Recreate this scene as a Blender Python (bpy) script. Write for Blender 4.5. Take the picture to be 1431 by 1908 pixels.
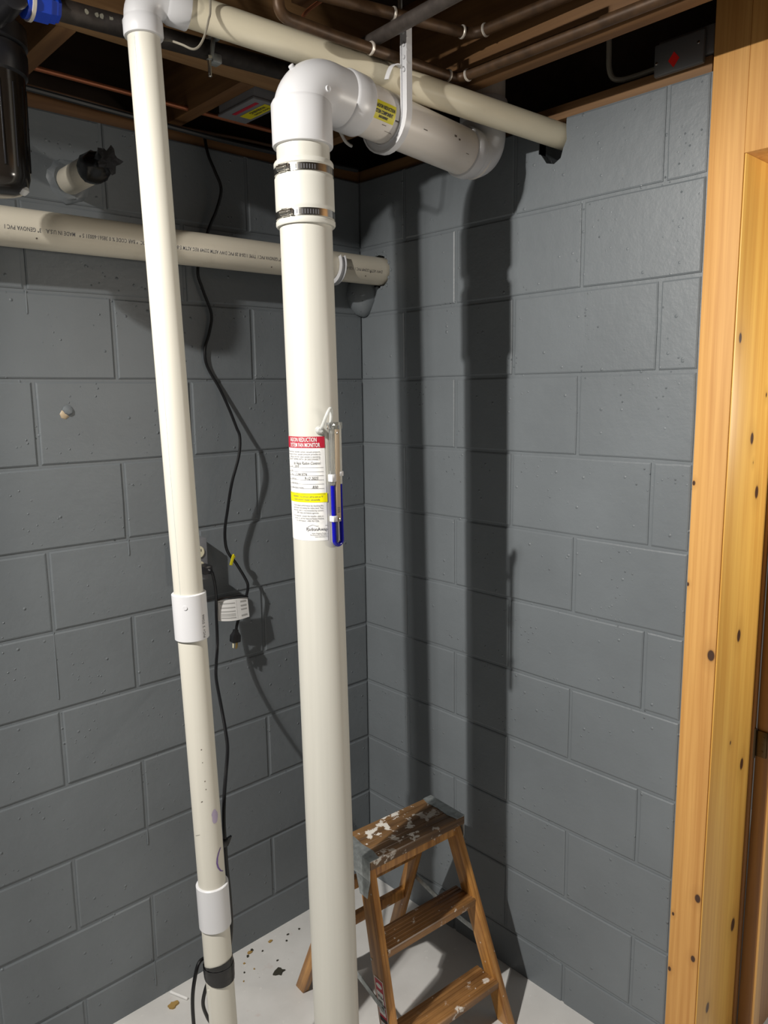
import bpy, bmesh, math, random
from mathutils import Vector, Matrix
random.seed(7)
for o_ in list(bpy.data.objects): bpy.data.objects.remove(o_, do_unlink=True)
SC = bpy.context.scene
COL = SC.collection
V = Vector

# ------------------------------------------------------------------ camera, world, lights, exposure
cam_d = bpy.data.cameras.new('camera'); cam = bpy.data.objects.new('camera', cam_d); COL.objects.link(cam)
cam_d.sensor_fit = 'HORIZONTAL'; cam_d.sensor_width = 36.0; cam_d.lens = 36.0 * 1417.8 / 1431.0
cam_d.clip_start = 0.02
_r = V((0.73244602, -0.6807027, -0.01290978)); _u = V((0.11577138, 0.10584109, 0.9876207)); _f = V((0.6709097, 0.72487343, -0.15632877))
M = Matrix((( _r.x, _u.x, -_f.x, -1.64899), (_r.y, _u.y, -_f.y, -1.87647), (_r.z, _u.z, -_f.z, 1.70857), (0, 0, 0, 1)))
cam.matrix_world = M
SC.camera = cam

w = bpy.data.worlds.new('world'); SC.world = w; w.use_nodes = True
w.node_tree.nodes['Background'].inputs[0].default_value = (1.0, 0.97, 0.93, 1)
w.node_tree.nodes['Background'].inputs[1].default_value = 0.085

def spot(name, loc, target, energy, angle, blend, radius, color):
    d = bpy.data.lights.new(name, 'SPOT'); d.energy = energy; d.spot_size = math.radians(angle); d.spot_blend = blend
    d.shadow_soft_size = radius; d.color = color
    o = bpy.data.objects.new(name, d); COL.objects.link(o); o.location = loc
    o.rotation_euler = (V(target) - V(loc)).to_track_quat('-Z', 'Y').to_euler()
    return o
LAMP = (-2.109, -0.834, 2.505)
AIM = (-2.109 + 1.55, -.834 - 1.2, 2.505 - 2.0)
spot('bulb_main', LAMP, AIM, 240, 160, 1.0, 0.016, (1.0, 0.955, 0.89))
spot('bulb_second', (-2.14, -0.80, 2.503), AIM, 50, 163, 1.0, 0.02, (1.0, 0.955, 0.89))
_pd = bpy.data.lights.new('next_room_bulb', 'POINT'); _pd.energy = 42; _pd.shadow_soft_size = .12; _pd.color = (1.0, .93, .82)
_po = bpy.data.objects.new('next_room_bulb', _pd); COL.objects.link(_po); _po.location = (.50, -2.05, 1.75)

SC.view_settings.view_transform = 'Standard'; SC.view_settings.look = 'None'
SC.view_settings.gamma = 1.0; SC.view_settings.use_curve_mapping = False
SC.view_settings.exposure = 0.0

# ------------------------------------------------------------------ materials
MATS = {}
class NT:
    def __init__(s, name):
        m = bpy.data.materials.new(name); m.use_nodes = True; s.m = m; s.t = m.node_tree; s.n = s.t.nodes; s.l = s.t.links
        s.b = s.n['Principled BSDF']; s.co = s.n.new('ShaderNodeTexCoord')
    def node(s, typ, **kw):
        n = s.n.new(typ)
        for k, v in kw.items(): setattr(n, k, v)
        return n
    def mapping(s, scale=(1, 1, 1), loc=(0, 0, 0), rot=(0, 0, 0)):
        n = s.n.new('ShaderNodeMapping'); s.l.new(s.co.outputs['Object'], n.inputs[0])
        n.inputs['Scale'].default_value = scale; n.inputs['Location'].default_value = loc; n.inputs['Rotation'].default_value = rot
        return n.outputs[0]
    def noise(s, vec, scale, detail=3, rough=.55):
        n = s.n.new('ShaderNodeTexNoise'); s.l.new(vec, n.inputs['Vector']); n.inputs['Scale'].default_value = scale
        n.inputs['Detail'].default_value = detail; n.inputs['Roughness'].default_value = rough
        return n.outputs[0]
    def ramp(s, fac, stops):
        n = s.n.new('ShaderNodeValToRGB'); s.l.new(fac, n.inputs[0]); e = n.color_ramp.elements
        while len(e) < len(stops): e.new(.5)
        for i, (p, c) in enumerate(stops):
            e[i].position = p; e[i].color = (*c, 1) if len(c) == 3 else c
        return n.outputs[0]
    def mix(s, fac, a, b, mode='MIX'):
        n = s.n.new('ShaderNodeMix'); n.data_type = 'RGBA'; n.blend_type = mode
        for sock, v in ((n.inputs[0], fac), (n.inputs[6], a), (n.inputs[7], b)):
            if hasattr(v, 'is_linked'): s.l.new(v, sock)
            elif isinstance(v, (int, float)): sock.default_value = v
            else: sock.default_value = (*v, 1)
        return n.outputs[2]
    def math(s, op, a, b=0.0, c=None):
        n = s.n.new('ShaderNodeMath'); n.operation = op
        for i, v in enumerate((a, b) if c is None else (a, b, c)):
            if hasattr(v, 'is_linked'): s.l.new(v, n.inputs[i])
            else: n.inputs[i].default_value = v
        return n.outputs[0]
    def bump(s, h, strength, dist=.002):
        n = s.n.new('ShaderNodeBump'); s.l.new(h, n.inputs['Height']); n.inputs['Strength'].default_value = strength
        n.inputs['Distance'].default_value = dist
        prev = s.b.inputs['Normal'].links
        if prev: s.l.new(prev[0].from_socket, n.inputs['Normal'])
        s.l.new(n.outputs[0], s.b.inputs['Normal'])
    def col(s, c):
        if hasattr(c, 'is_linked'): s.l.new(c, s.b.inputs['Base Color'])
        else: s.b.inputs['Base Color'].default_value = (*c, 1)
    def set(s, **kw):
        for k, v in kw.items():
            s.b.inputs[k.replace('_', ' ')].default_value = v
        return s

def plain(name, c, rough=.5, metal=0.0, var=0.0, scale=30, bump=0.0):
    if name in MATS: return MATS[name]
    t = NT(name); t.set(Roughness=rough, Metallic=metal)
    if var:
        f = t.noise(t.mapping(), scale, 4)
        t.col(t.ramp(f, [(.3, tuple(x * (1 - var) for x in c)), (.7, tuple(min(1, x * (1 + var * .5)) for x in c))]))
        if bump: t.bump(f, bump)
    else: t.col(c)
    MATS[name] = t.m; return t.m

def paint_block(name, c):
    t = NT(name); t.set(Roughness=.46)
    v = t.mapping()
    big = t.noise(v, 3.0, 4); fine = t.noise(v, 160, 2); mid = t.noise(v, 38, 4)
    base = t.ramp(big, [(.3, tuple(x * .9 for x in c)), (.7, tuple(x * 1.08 for x in c))])
    sc = t.mapping(scale=(2, 2, 26), rot=(.3, .2, .15)); scn = t.noise(sc, 4, 5, .7)
    scm = t.ramp(scn, [(.66, (0, 0, 0)), (.80, (1, 1, 1))])
    base = t.mix(t.math('MULTIPLY', scm, .16), base, tuple(min(1, x * 1.9) for x in c))
    t.col(base)
    vo = t.node('ShaderNodeTexVoronoi'); t.l.new(v, vo.inputs['Vector']); vo.inputs['Scale'].default_value = 62
    pit = t.ramp(vo.outputs['Distance'], [(.0, (1, 1, 1)), (.16, (0, 0, 0))])
    gate = t.ramp(t.noise(v, 9, 3), [(.52, (0, 0, 0)), (.62, (1, 1, 1))])
    nub = t.mix(1.0, pit, gate, 'MULTIPLY')
    vo2 = t.node('ShaderNodeTexVoronoi'); t.l.new(v, vo2.inputs['Vector']); vo2.inputs['Scale'].default_value = 24
    pit2 = t.ramp(vo2.outputs['Distance'], [(.0, (1, 1, 1)), (.10, (0, 0, 0))])
    str_ = t.noise(t.mapping(scale=(9, 9, 70), rot=(.05, .04, 0)), 1.0, 3)
    t.bump(mid, .26, .0035); t.bump(str_, .10, .002); t.bump(fine, .2, .0012); t.bump(nub, .9, .003); t.bump(pit2, .8, .003)
    return t.m

def wood(name, c1, c2, axis=2, freq=60, rough=.45, stretch=.05, knots=(), knot_col=(.06, .025, .012), bump=.12, contrast=(.38, .62)):
    t = NT(name); t.set(Roughness=rough)
    sc = [1, 1, 1]; sc[axis] = stretch
    v = t.mapping(scale=tuple(sc))
    n1 = t.noise(v, freq, 3, .6); n2 = t.noise(v, freq * .22, 3, .5)
    f = t.math('ADD', t.math('MULTIPLY', n1, .6), t.math('MULTIPLY', n2, .4))
    colr = t.ramp(f, [(contrast[0], c2), (contrast[1], c1)])
    if knots:
        acc = None; halo = None
        for (kx, ky, kz, ks) in knots:
            sub = t.node('ShaderNodeVectorMath', operation='SUBTRACT'); t.l.new(t.co.outputs['Object'], sub.inputs[0]); sub.inputs[1].default_value = (kx, ky, kz)
            mul = t.node('ShaderNodeVectorMath', operation='MULTIPLY'); t.l.new(sub.outputs[0], mul.inputs[0]); s3 = [1 / ks] * 3; s3[axis] = .62 / ks; mul.inputs[1].default_value = s3
            ln = t.node('ShaderNodeVectorMath', operation='LENGTH'); t.l.new(mul.outputs[0], ln.inputs[0])
            acc = ln.outputs['Value'] if acc is None else t.math('MINIMUM', acc, ln.outputs['Value'])
        core = t.ramp(acc, [(.0, (1, 1, 1)), (.40, (1, 1, 1)), (.52, (0, 0, 0))])
        dv = t.node('ShaderNodeMath', operation='DIVIDE'); t.l.new(acc, dv.inputs[0]); dv.inputs[1].default_value = 3.0
        hl = t.ramp(dv.outputs[0], [(.14, (.85, .85, .85)), (.22, (.30, .30, .30)), (.6, (0, 0, 0))])
        colr = t.mix(hl, colr, tuple(x * .72 for x in c2)); colr = t.mix(core, colr, knot_col)
    t.col(colr)
    if bump: t.bump(f, bump, .001)
    return t.m

def spatter(t, colr, v, white=(.75, .73, .68), thr=.64, scale=24, amount=1.0):
    n = t.noise(v, scale, 5, .62); m = t.ramp(n, [(thr, (0, 0, 0)), (thr + .02, (1, 1, 1))])
    g = t.ramp(t.noise(v, 6, 2), [(.42, (0, 0, 0)), (.6, (1, 1, 1))])
    m = t.mix(1.0, m, g, 'MULTIPLY')
    vo = t.node('ShaderNodeTexVoronoi'); t.l.new(v, vo.inputs['Vector']); vo.inputs['Scale'].default_value = 55
    dots = t.ramp(vo.outputs['Distance'], [(.1, (1, 1, 1)), (.14, (0, 0, 0))])
    g2 = t.ramp(t.noise(v, 17, 2), [(.55, (0, 0, 0)), (.6, (1, 1, 1))])
    dots = t.mix(1.0, dots, g2, 'MULTIPLY')
    m = t.mix(1.0, m, dots, 'LIGHTEN')
    return t.mix(t.math('MULTIPLY', m, amount), colr, white)

def ladder_wood(name, c1, c2, axis, thr, amount, freq=70):
    t = NT(name); t.set(Roughness=.38)
    sc = [1, 1, 1]; sc[axis] = .05
    v = t.mapping(scale=tuple(sc)); f = t.math('ADD', t.math('MULTIPLY', t.noise(v, freq, 3), .55), t.math('MULTIPLY', t.noise(v, freq * .3, 2), .45))
    colr = t.ramp(f, [(.36, c2), (.62, c1)])
    wear = t.ramp(t.noise(t.mapping(), 14, 4), [(.4, (0, 0, 0)), (.7, (1, 1, 1))])
    colr = t.mix(t.math('MULTIPLY', wear, .35), colr, tuple(x * .5 for x in c2))
    t.col(spatter(t, colr, t.mapping(), thr=thr, amount=amount)); t.bump(f, .15, .001)
    return t.m

def pvc(name, c, streak=.0, dirt=.05, rough=.32, axis=2):
    t = NT(name); t.set(Roughness=rough)
    sc = [30, 30, 30]; sc[axis] = 1.2
    n = t.noise(t.mapping(scale=tuple(sc)), 1.0, 3); n2 = t.noise(t.mapping(), 16, 4)
    colr = t.ramp(n, [(.35, tuple(x * (1 - streak) for x in c)), (.6, c)])
    dm = t.ramp(n2, [(.62, (0, 0, 0)), (.8, (1, 1, 1))])
    colr = t.mix(t.math('MULTIPLY', dm, dirt), colr, (.25, .2, .13))
    t.col(colr); return t.m

M_WALL_L = paint_block('grey_block_paint', (.152, .170, .184))
M_WALL_R = M_WALL_L
M_CREAM = pvc('cream_pvc', (.60, .59, .535), .07, .05, .42)
M_CREAM2 = pvc('cream_pvc_small', (.62, .60, .53), .05, .05, .42)
M_YELLOW = pvc('yellowed_pvc', (.74, .68, .52), .05, .12, axis=0)
M_DRAIN = pvc('grey_cream_pvc', (.68, .63, .52), .06, .2, axis=0)
M_GREYPVC = pvc('dusty_white_pvc', (.72, .68, .63), .04, .28, axis=0)
M_WHITE = pvc('white_pvc', (.62, .625, .645), .0, .03, .34)
M_RUBBER = pvc('cream_rubber', (.60, .595, .545), .0, .03, .42)
M_STEEL = plain('stainless', (.62, .60, .56), .22, 1.0)
M_ZINC = plain('galvanised', (.42, .45, .45), .48, .75, .35, 60, .1)
M_BLACK = plain('black_rubber', (.006, .006, .007), .28)
M_BLACKTAPE = plain('black_tape', (.008, .008, .009), .24, 0, .3, 40, .5)
M_IRON = plain('dark_iron', (.035, .028, .024), .55, .3, .5, 50, .3)
M_IRON_Y = plain('dark_grey_pipe', (.075, .062, .055), .5, .2, .3, 60, .2)
M_COPPER = plain('dull_copper', (.085, .045, .02), .5, .25, .4, 40)
M_COPPER_T = plain('copper_tube', (.30, .10, .045), .4, .5)
M_SOLDER = plain('solder_ring', (.62, .57, .50), .4, .3)
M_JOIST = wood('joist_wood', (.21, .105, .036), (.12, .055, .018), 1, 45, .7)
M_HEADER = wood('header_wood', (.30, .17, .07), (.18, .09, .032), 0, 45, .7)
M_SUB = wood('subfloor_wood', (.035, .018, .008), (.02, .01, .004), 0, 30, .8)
M_SILL = wood('sill_wood', (.28, .15, .06), (.16, .08, .03), 1, 40, .7)
M_SILLX = wood('sill_wood_x', (.24, .12, .045), (.14, .065, .024), 0, 40, .7)
M_POST = wood('orange_fir', (.71, .385, .115), (.53, .245, .06), 2, 85, .62, .02,
              knots=[(-.012, -1.176, 1.117, .017), (-.012, -1.177, .52, .014), (-.012, -1.174, .36, .011), (-.012, -1.118, .30, .008), (-.012, -1.12, .45, .006), (-.012, -1.117, 1.50, .007), (-.012, -1.115, 1.27, .006)])
M_JAMB = wood('yellow_pine', (.82, .50, .115), (.66, .35, .07), 2, 55, .4, .03,
              knots=[(.012, -1.186, 1.81, .016), (.105, -1.186, 1.595, .019), (.15, -1.186, 1.47, .021), (.10, -1.186, 1.14, .021), (.17, -1.186, 1.69, .010), (.165, -1.186, .80, .021), (.175, -1.186, .36, .025), (.05, -1.186, .20, .02), (.09, -1.186, .88, .010), (.19, -1.186, .03, .024), (.12, -1.186, 1.54, .008)])
M_DOOR = wood('brown_door', (.33, .16, .045), (.24, .105, .028), 2, 60, .4, .03)
M_DOOREDGE = wood('light_door_edge', (.62, .36, .12), (.5, .26, .08), 2, 60, .4, .03)
M_LAD = ladder_wood('ladder_rail_wood', (.62, .31, .085), (.24, .095, .022), 2, .70, .7, 110)
M_LADSTEP = ladder_wood('ladder_step_wood', (.40, .205, .07), (.13, .06, .02), 0, .61, .75)
M_LADTOP = ladder_wood('ladder_top_wood', (.23, .125, .05), (.08, .042, .018), 0, .545, .9)
M_BLUE = plain('blue_plastic', (.008, .045, .42), .3)
M_FLUID = plain('blue_fluid', (.006, .006, .33), .12)
M_DARKPL = plain('black_plastic', (.012, .012, .014), .32)
M_LABELW = plain('label_white', (.80, .80, .79), .45)
M_INK = plain('ink_grey', (.10, .10, .11), .6)
M_INKB = plain('ink_black', (.02, .02, .02), .6)
M_RED = plain('label_red', (.42, .012, .035), .45)
M_YEL = plain('label_yellow', (.85, .78, .0), .45)
M_YELD = plain('label_yellow_deep', (.62, .55, .005), .5)
M_REDDOT = plain('red_reflector', (.75, .02, .015), .35)
M_GREYBOX = plain('grey_steel_box', (.20, .205, .21), .36, .6)
M_BOXGREY = plain('grey_fan_box', (.17, .175, .19), .5)
M_IVORY = plain('ivory_plastic', (.66, .62, .45), .35)
M_CABLE = plain('grey_cable', (.22, .20, .16), .55)
M_CABLEB = plain('dark_cable', (.02, .022, .024), .5)
M_TAN = plain('tan_scale', (.46, .36, .24), .5)
M_PURPLE = plain('purple_primer', (.16, .09, .30), .5)
M_SCUFF = plain('dark_scuff', (.12, .10, .08), .7)
M_BRASS = plain('brass', (.55, .38, .14), .3, .9)
M_BRONZE = plain('dark_bronze', (.10, .065, .03), .35, .7)
M_DEBRIS = plain('dark_debris', (.035, .033, .022), .8)
M_LEAF = plain('dry_leaf', (.36, .23, .07), .8)

def glassy(name, c, trans=.85, rough=.06):
    t = NT(name); t.col(c); t.set(Roughness=rough, IOR=1.45); t.b.inputs['Transmission Weight'].default_value = trans
    return t.m
M_CLEAR = glassy('clear_plastic', (.95, .97, .97), .93)
M_FILTER = glassy('smoky_filter_bowl', (.018, .014, .011), .25, .16)
M_MILKY = glassy('milky_vinyl', (.85, .87, .86), .55, .2)

def floor_mat():
    t = NT('painted_concrete'); t.set(Roughness=.5); v = t.mapping()
    a = t.ramp(t.noise(v, 5, 5), [(.3, (.56, .555, .54)), (.7, (.68, .675, .66))])
    sp = t.ramp(t.noise(v, 70, 3, .7), [(.70, (0, 0, 0)), (.74, (1, 1, 1))])
    gate = t.ramp(t.noise(v, 4, 3), [(.45, (0, 0, 0)), (.65, (1, 1, 1))])
    m = t.mix(1.0, sp, gate, 'MULTIPLY')
    a = t.mix(m, a, (.10, .095, .08))
    ws = t.ramp(t.noise(v, 55, 2), [(.68, (0, 0, 0)), (.71, (1, 1, 1))]); a = t.mix(t.math('MULTIPLY', ws, .6), a, (.7, .69, .67))
    pk = t.ramp(t.noise(v, 22, 3), [(.66, (0, 0, 0)), (.76, (1, 1, 1))]); a = t.mix(t.math('MULTIPLY', pk, .25), a, (.5, .33, .29))
    t.col(a); t.bump(t.noise(v, 90, 3), .12, .001); return t.m
M_FLOOR = floor_mat()

# ------------------------------------------------------------------ mesh helpers
class MB:
    def __init__(s): s.v = []; s.f = []
    def add(s, verts, faces):
        k = len(s.v); s.v += [tuple(p) for p in verts]; s.f += [tuple(i + k for i in f) for f in faces]; return s
    def box(s, lo, hi, bev=0.0, mat=None):
        bm = bmesh.new(); bmesh.ops.create_cube(bm, size=1)
        lo = V(lo); hi = V(hi); c = (lo + hi) / 2; d = hi - lo
        for v in bm.verts: v.co = V((v.co.x * d.x, v.co.y * d.y, v.co.z * d.z))
        if bev: bmesh.ops.bevel(bm, geom=bm.edges[:], offset=bev, segments=2, affect='EDGES', profile=.5)
        for v in bm.verts: v.co = v.co + c
        if mat is not None: bm.transform(mat)
        bm.verts.index_update()
        s.add([v.co.copy() for v in bm.verts], [[v.index for v in f.verts] for f in bm.faces]); bm.free(); return s
    def lathe(s, prof, A, d, seg=40, ref=None, caps=True):
        A = V(A); d = V(d).normalized(); x = ref.normalized() if ref else d.orthogonal().normalized(); y = d.cross(x)
        vs = []; fs = []
        for (t, r) in prof:
            for i in range(seg):
                a = 2 * math.pi * i / seg; vs.append(A + d * t + (x * math.cos(a) + y * math.sin(a)) * r)
        n = len(prof)
        for j in range(n - 1):
            for i in range(seg):
                i2 = (i + 1) % seg; fs.append((j * seg + i, j * seg + i2, (j + 1) * seg + i2, (j + 1) * seg + i))
        if caps:
            fs.append(tuple(range(seg - 1, -1, -1))); fs.append(tuple((n - 1) * seg + i for i in range(seg)))
        return s.add(vs, fs)
    def cyl(s, A, B, r, seg=32, bev=0.0):
        A = V(A); B = V(B); L = (B - A).length
        prof = [(0, r), (L, r)] if not bev else [(0, r - bev), (bev, r), (L - bev, r), (L, r - bev)]
        return s.lathe(prof, A, B - A, seg)
    def tube(s, pts, r, seg=10, res=5, smooth=True):
        P = catmull(pts, res) if smooth else [V(p) for p in pts]
        rad = (lambda t: r) if not callable(r) else r
        n = len(P); T = [(P[min(i + 1, n - 1)] - P[max(i - 1, 0)]).normalized() for i in range(n)]
        x = T[0].orthogonal().normalized(); vs = []; fs = []
        for i in range(n):
            x = (x - T[i] * x.dot(T[i])).normalized(); y = T[i].cross(x); rr = rad(i / (n - 1))
            for k in range(seg):
                a = 2 * math.pi * k / seg; vs.append(P[i] + (x * math.cos(a) + y * math.sin(a)) * rr)
        for i in range(n - 1):
            for k in range(seg):
                k2 = (k + 1) % seg; fs.append((i * seg + k, i * seg + k2, (i + 1) * seg + k2, (i + 1) * seg + k))
        fs.append(tuple(range(seg - 1, -1, -1))); fs.append(tuple((n - 1) * seg + k for k in range(seg)))
        return s.add(vs, fs)
    def sweep(s, pts, sec, bn, closed_sec=True):
        P = [V(p) for p in pts]; n = len(P); bn = V(bn).normalized(); m = len(sec); vs = []; fs = []
        for i in range(n):
            T = (P[min(i + 1, n - 1)] - P[max(i - 1, 0)]).normalized(); N = bn.cross(T).normalized()
            for (a, b) in sec: vs.append(P[i] + bn * a + N * b)
        for i in range(n - 1):
            for k in range(m):
                k2 = (k + 1) % m; fs.append((i * m + k, i * m + k2, (i + 1) * m + k2, (i + 1) * m + k))
        fs.append(tuple(range(m - 1, -1, -1))); fs.append(tuple((n - 1) * m + k for k in range(m)))
        return s.add(vs, fs)
    def prism(s, poly, axis, lo, hi):
        # poly: 2D points in the two other axes (ordered x,y,z minus axis)
        n = len(poly); vs = []
        for h in (lo, hi):
            for (a, b) in poly:
                p = [a, b]; p.insert(axis, h); vs.append(p)
        fs = [tuple(range(n - 1, -1, -1)), tuple(range(n, 2 * n))] + [(i, (i + 1) % n, n + (i + 1) % n, n + i) for i in range(n)]
        return s.add(vs, fs)
    def mesh(s, name, smooth=None):
        me = bpy.data.meshes.new(name); me.from_pydata(s.v, [], s.f); me.validate()
        bm = bmesh.new(); bm.from_mesh(me); bmesh.ops.recalc_face_normals(bm, faces=bm.faces[:])
        if smooth:
            for f in bm.faces: f.smooth = True
            for e in bm.edges:
                if len(e.link_faces) == 2 and e.calc_face_angle(0) > math.radians(smooth): e.smooth = False
        bm.to_mesh(me); bm.free(); return me

def catmull(pts, res=5):
    P = [V(p) for p in pts]; out = []
    for i in range(len(P) - 1):
        p0 = P[i - 1] if i else P[0] * 2 - P[1]; p1 = P[i]; p2 = P[i + 1]; p3 = P[i + 2] if i + 2 < len(P) else P[-1] * 2 - P[-2]
        for k in range(res):
            t = k / res
            out.append(.5 * ((2 * p1) + (p2 - p0) * t + (2 * p0 - 5 * p1 + 4 * p2 - p3) * t * t + (3 * p1 - p0 - 3 * p2 + p3) * t ** 3))
    out.append(P[-1]); return out

def tag(o, label=None, cat=None, group=None, kind=None):
    for k, v in (('label', label), ('category', cat), ('group', group), ('kind', kind)):
        if v: o[k] = v
    return o
def link(name, me, mat, parent=None):
    o = bpy.data.objects.new(name, me); COL.objects.link(o)
    if mat is not None:
        me.materials.clear(); me.materials.append(mat)
    if parent is not None:
        o.parent = parent; o.matrix_parent_inverse = parent_matrix(parent).inverted()
    return o
def parent_matrix(p):
    m = Matrix.Translation(p.location) @ p.rotation_euler.to_matrix().to_4x4()
    if p.parent: m = parent_matrix(p.parent) @ p.matrix_parent_inverse @ m
    return m
def put(name, mb, mat, parent=None, smooth=35): return link(name, mb.mesh(name, smooth), mat, parent)
def thing(name, label, cat, loc=(0, 0, 0), group=None):
    o = bpy.data.objects.new(name, None); COL.objects.link(o); o.location = loc; o.empty_display_size = .05
    return tag(o, label, cat, group)

def text_mesh(body, size, sx=1.0, align='LEFT', shear=0.0, bold=0.0, spacing=1.0):
    c = bpy.data.curves.new('t', 'FONT'); c.body = body; c.size = size; c.align_x = align; c.shear = shear; c.offset = bold; c.resolution_u = 2
    c.space_character = spacing
    ob = bpy.data.objects.new('t', c); COL.objects.link(ob); bpy.context.view_layer.update()
    me = bpy.data.meshes.new_from_object(ob.evaluated_get(bpy.context.evaluated_depsgraph_get()))
    vs = [(v.co.x * sx, v.co.y) for v in me.vertices]; fs = [tuple(p.vertices) for p in me.polygons]
    bpy.data.objects.remove(ob, do_unlink=True); bpy.data.curves.remove(c); bpy.data.meshes.remove(me)
    return vs, fs
def mapped(mb, tm, fn): mb.add([fn(a, b) for a, b in tm[0]], tm[1]); return mb

# ------------------------------------------------------------------ room shell
Z0 = .119; H = .2032; TOP = Z0 + 11 * H     # 2.354
fl = put('floor', MB().box((-4.2, -4.2, -.06), (1.4, .25, 0)), M_FLOOR, smooth=None); tag(fl, kind='structure')

def apply_cut(o, cutters):
    for c in cutters:
        m = o.modifiers.new('cut', 'BOOLEAN'); m.operation = 'DIFFERENCE'; m.object = c; m.solver = 'EXACT'
    bpy.context.view_layer.update()
    me = bpy.data.meshes.new_from_object(o.evaluated_get(bpy.context.evaluated_depsgraph_get()))
    old = o.data; o.modifiers.clear(); o.data = me
    for p in me.polygons: p.use_smooth = False
    if me.materials and me.materials[0] is None: me.materials.clear()

REC = .0035
def block_mesh(a0, a1, z0, z1, axis, jl=.0045, jr=.0045):
    # block face in wall coords (a along wall, z up), face towards the room; axis 0: wall plane x=0, axis 1: wall plane y=0
    a0 += jl; a1 -= jr; z0 += .0042; z1 -= .0042
    per = []
    def j(): return random.uniform(-.0009, .0009)
    for t in (0, .33, .66): per.append((a0 + (a1 - a0) * t + (j() if t else 0), z0 + j()))
    for t in (0, .5): per.append((a1 + j(), z0 + (z1 - z0) * t))
    for t in (0, .33, .66): per.append((a1 - (a1 - a0) * t, z1 + j()))
    for t in (0, .5): per.append((a0 + j(), z1 - (z1 - z0) * t))
    n = len(per); ca = (a0 + a1) / 2; cz = (z0 + z1) / 2; pr = random.uniform(-.0006, .0006)
    def at(a, z, d): return (d, a, z) if axis == 0 else (a, d, z)
    vs = []
    b = .0035
    for (a, z) in per:
        ia = a + (b if a < ca - .3 * (a1 - a0) else -b if a > ca + .3 * (a1 - a0) else 0); iz = z + (b if z < cz - .2 * (z1 - z0) else -b if z > cz + .2 * (z1 - z0) else 0)
        vs.append(at(ia, iz, pr))
    vs += [at(a, z, .0018) for a, z in per]; vs += [at(a, z, .03) for a, z in per]
    fs = [tuple(range(n))]
    for k in (0, 1):
        for i in range(n): fs.append((k * n + i, k * n + (i + 1) % n, (k + 1) * n + (i + 1) % n, (k + 1) * n + i))
    fs.append(tuple(range(2 * n, 3 * n)))
    m = MB(); m.add(vs, fs); return m

# cutters for the pipe holes in the right wall
cut1 = put('cut1', MB().cyl((-.1, -.086, 2.0735), (.22, -.086, 2.0735), .049, 24), None)
notch = [(-.757, 2.36 + .05), (-.755, 2.33), (-.757, 2.30), (-.748, 2.284), (-.741, 2.262), (-.722, 2.252), (-.700, 2.258), (-.690, 2.272), (-.682, 2.282), (-.676, 2.284), (-.676, 2.41)]
cut2 = put('cut2', MB().prism(notch, 0, -.1, .22), None)

wl = put('wall_left', MB().box((-1.75, REC, 0), (.2, .2, TOP - .003)), M_WALL_L, smooth=None); tag(wl, kind='structure')
wr = put('wall_right', MB().box((REC, -1.112, 0), (.2, REC - .0005, TOP - .003)), M_WALL_R, smooth=None); tag(wr, kind='structure')
apply_cut(wr, [cut1, cut2])
OX, OY = .8192, .4016
for n in range(-1, 11):
    z0 = Z0 + n * H; z1 = z0 + H
    if n == -1: z0 = -.01
    # left wall: joints at OX + s*H
    odd = (n % 2 == 0)
    js = [-(OX + s * H) for s in ((-2, 0, 2, 4) if odd else (-3, -1, 1, 3))]
    edges = [0.0045] + [a for a in js if a < -.05]
    if edges[-1] > -1.4: edges.append(edges[-1] - .4064)
    for a, b in zip(edges[1:], edges[:-1]):
        put('concrete_block', block_mesh(a, b, z0, z1, 1), M_WALL_L, wl, 12)
    js = [-(OY + s * H) for s in ((-1, 1, 3) if odd else (0, 2))]
    edges = [0.004] + js + [-1.108]
    for a, b in zip(edges[1:], edges[:-1]):
        if b - a < .03: continue
        bo = put('concrete_block', block_mesh(a, b, z0, z1, 0), M_WALL_R, wr, 12)
        if n == 10 and a < -.70 < b or (n == 10 and a < -.74 < b): apply_cut(bo, [cut2])
        if n == 9 and b > -.05: apply_cut(bo, [cut1])
for c in (cut1, cut2): bpy.data.objects.remove(c, do_unlink=True)
for (x, za, zb) in ((-1.0235, 1.135, .966), (-.8188, .524, .478), (-.8227, .117, .043), (-.8175, 1.338, 1.296), (-1.0215, 1.948, 1.896), (-.412, 1.742, 1.68)):
    put('paint_drip', MB().tube([(x, .0012, za), (x - .001, -.0004, (za + zb) / 2), (x - .0015, -.0006, zb + .004), (x - .0015, .0012, zb)], lambda t: .0016 + .0008 * t, 8, 4), M_WALL_L, wl)
# chipped anchor scar
t_ = put('anchor_scar', MB().lathe([(0, .013), (.003, .010), (.005, .004)], (-.956, .001, 1.664), (0, -1, 0), 7), M_TAN, wl); t_['label'] = 'tan chipped plaster scar'
put('mortar_lump', MB().lathe([(0, .014), (.006, .011), (.009, .004)], (-.948, .001, 1.674), (0, -1, .2), 8), M_WALL_L, wl)
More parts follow.
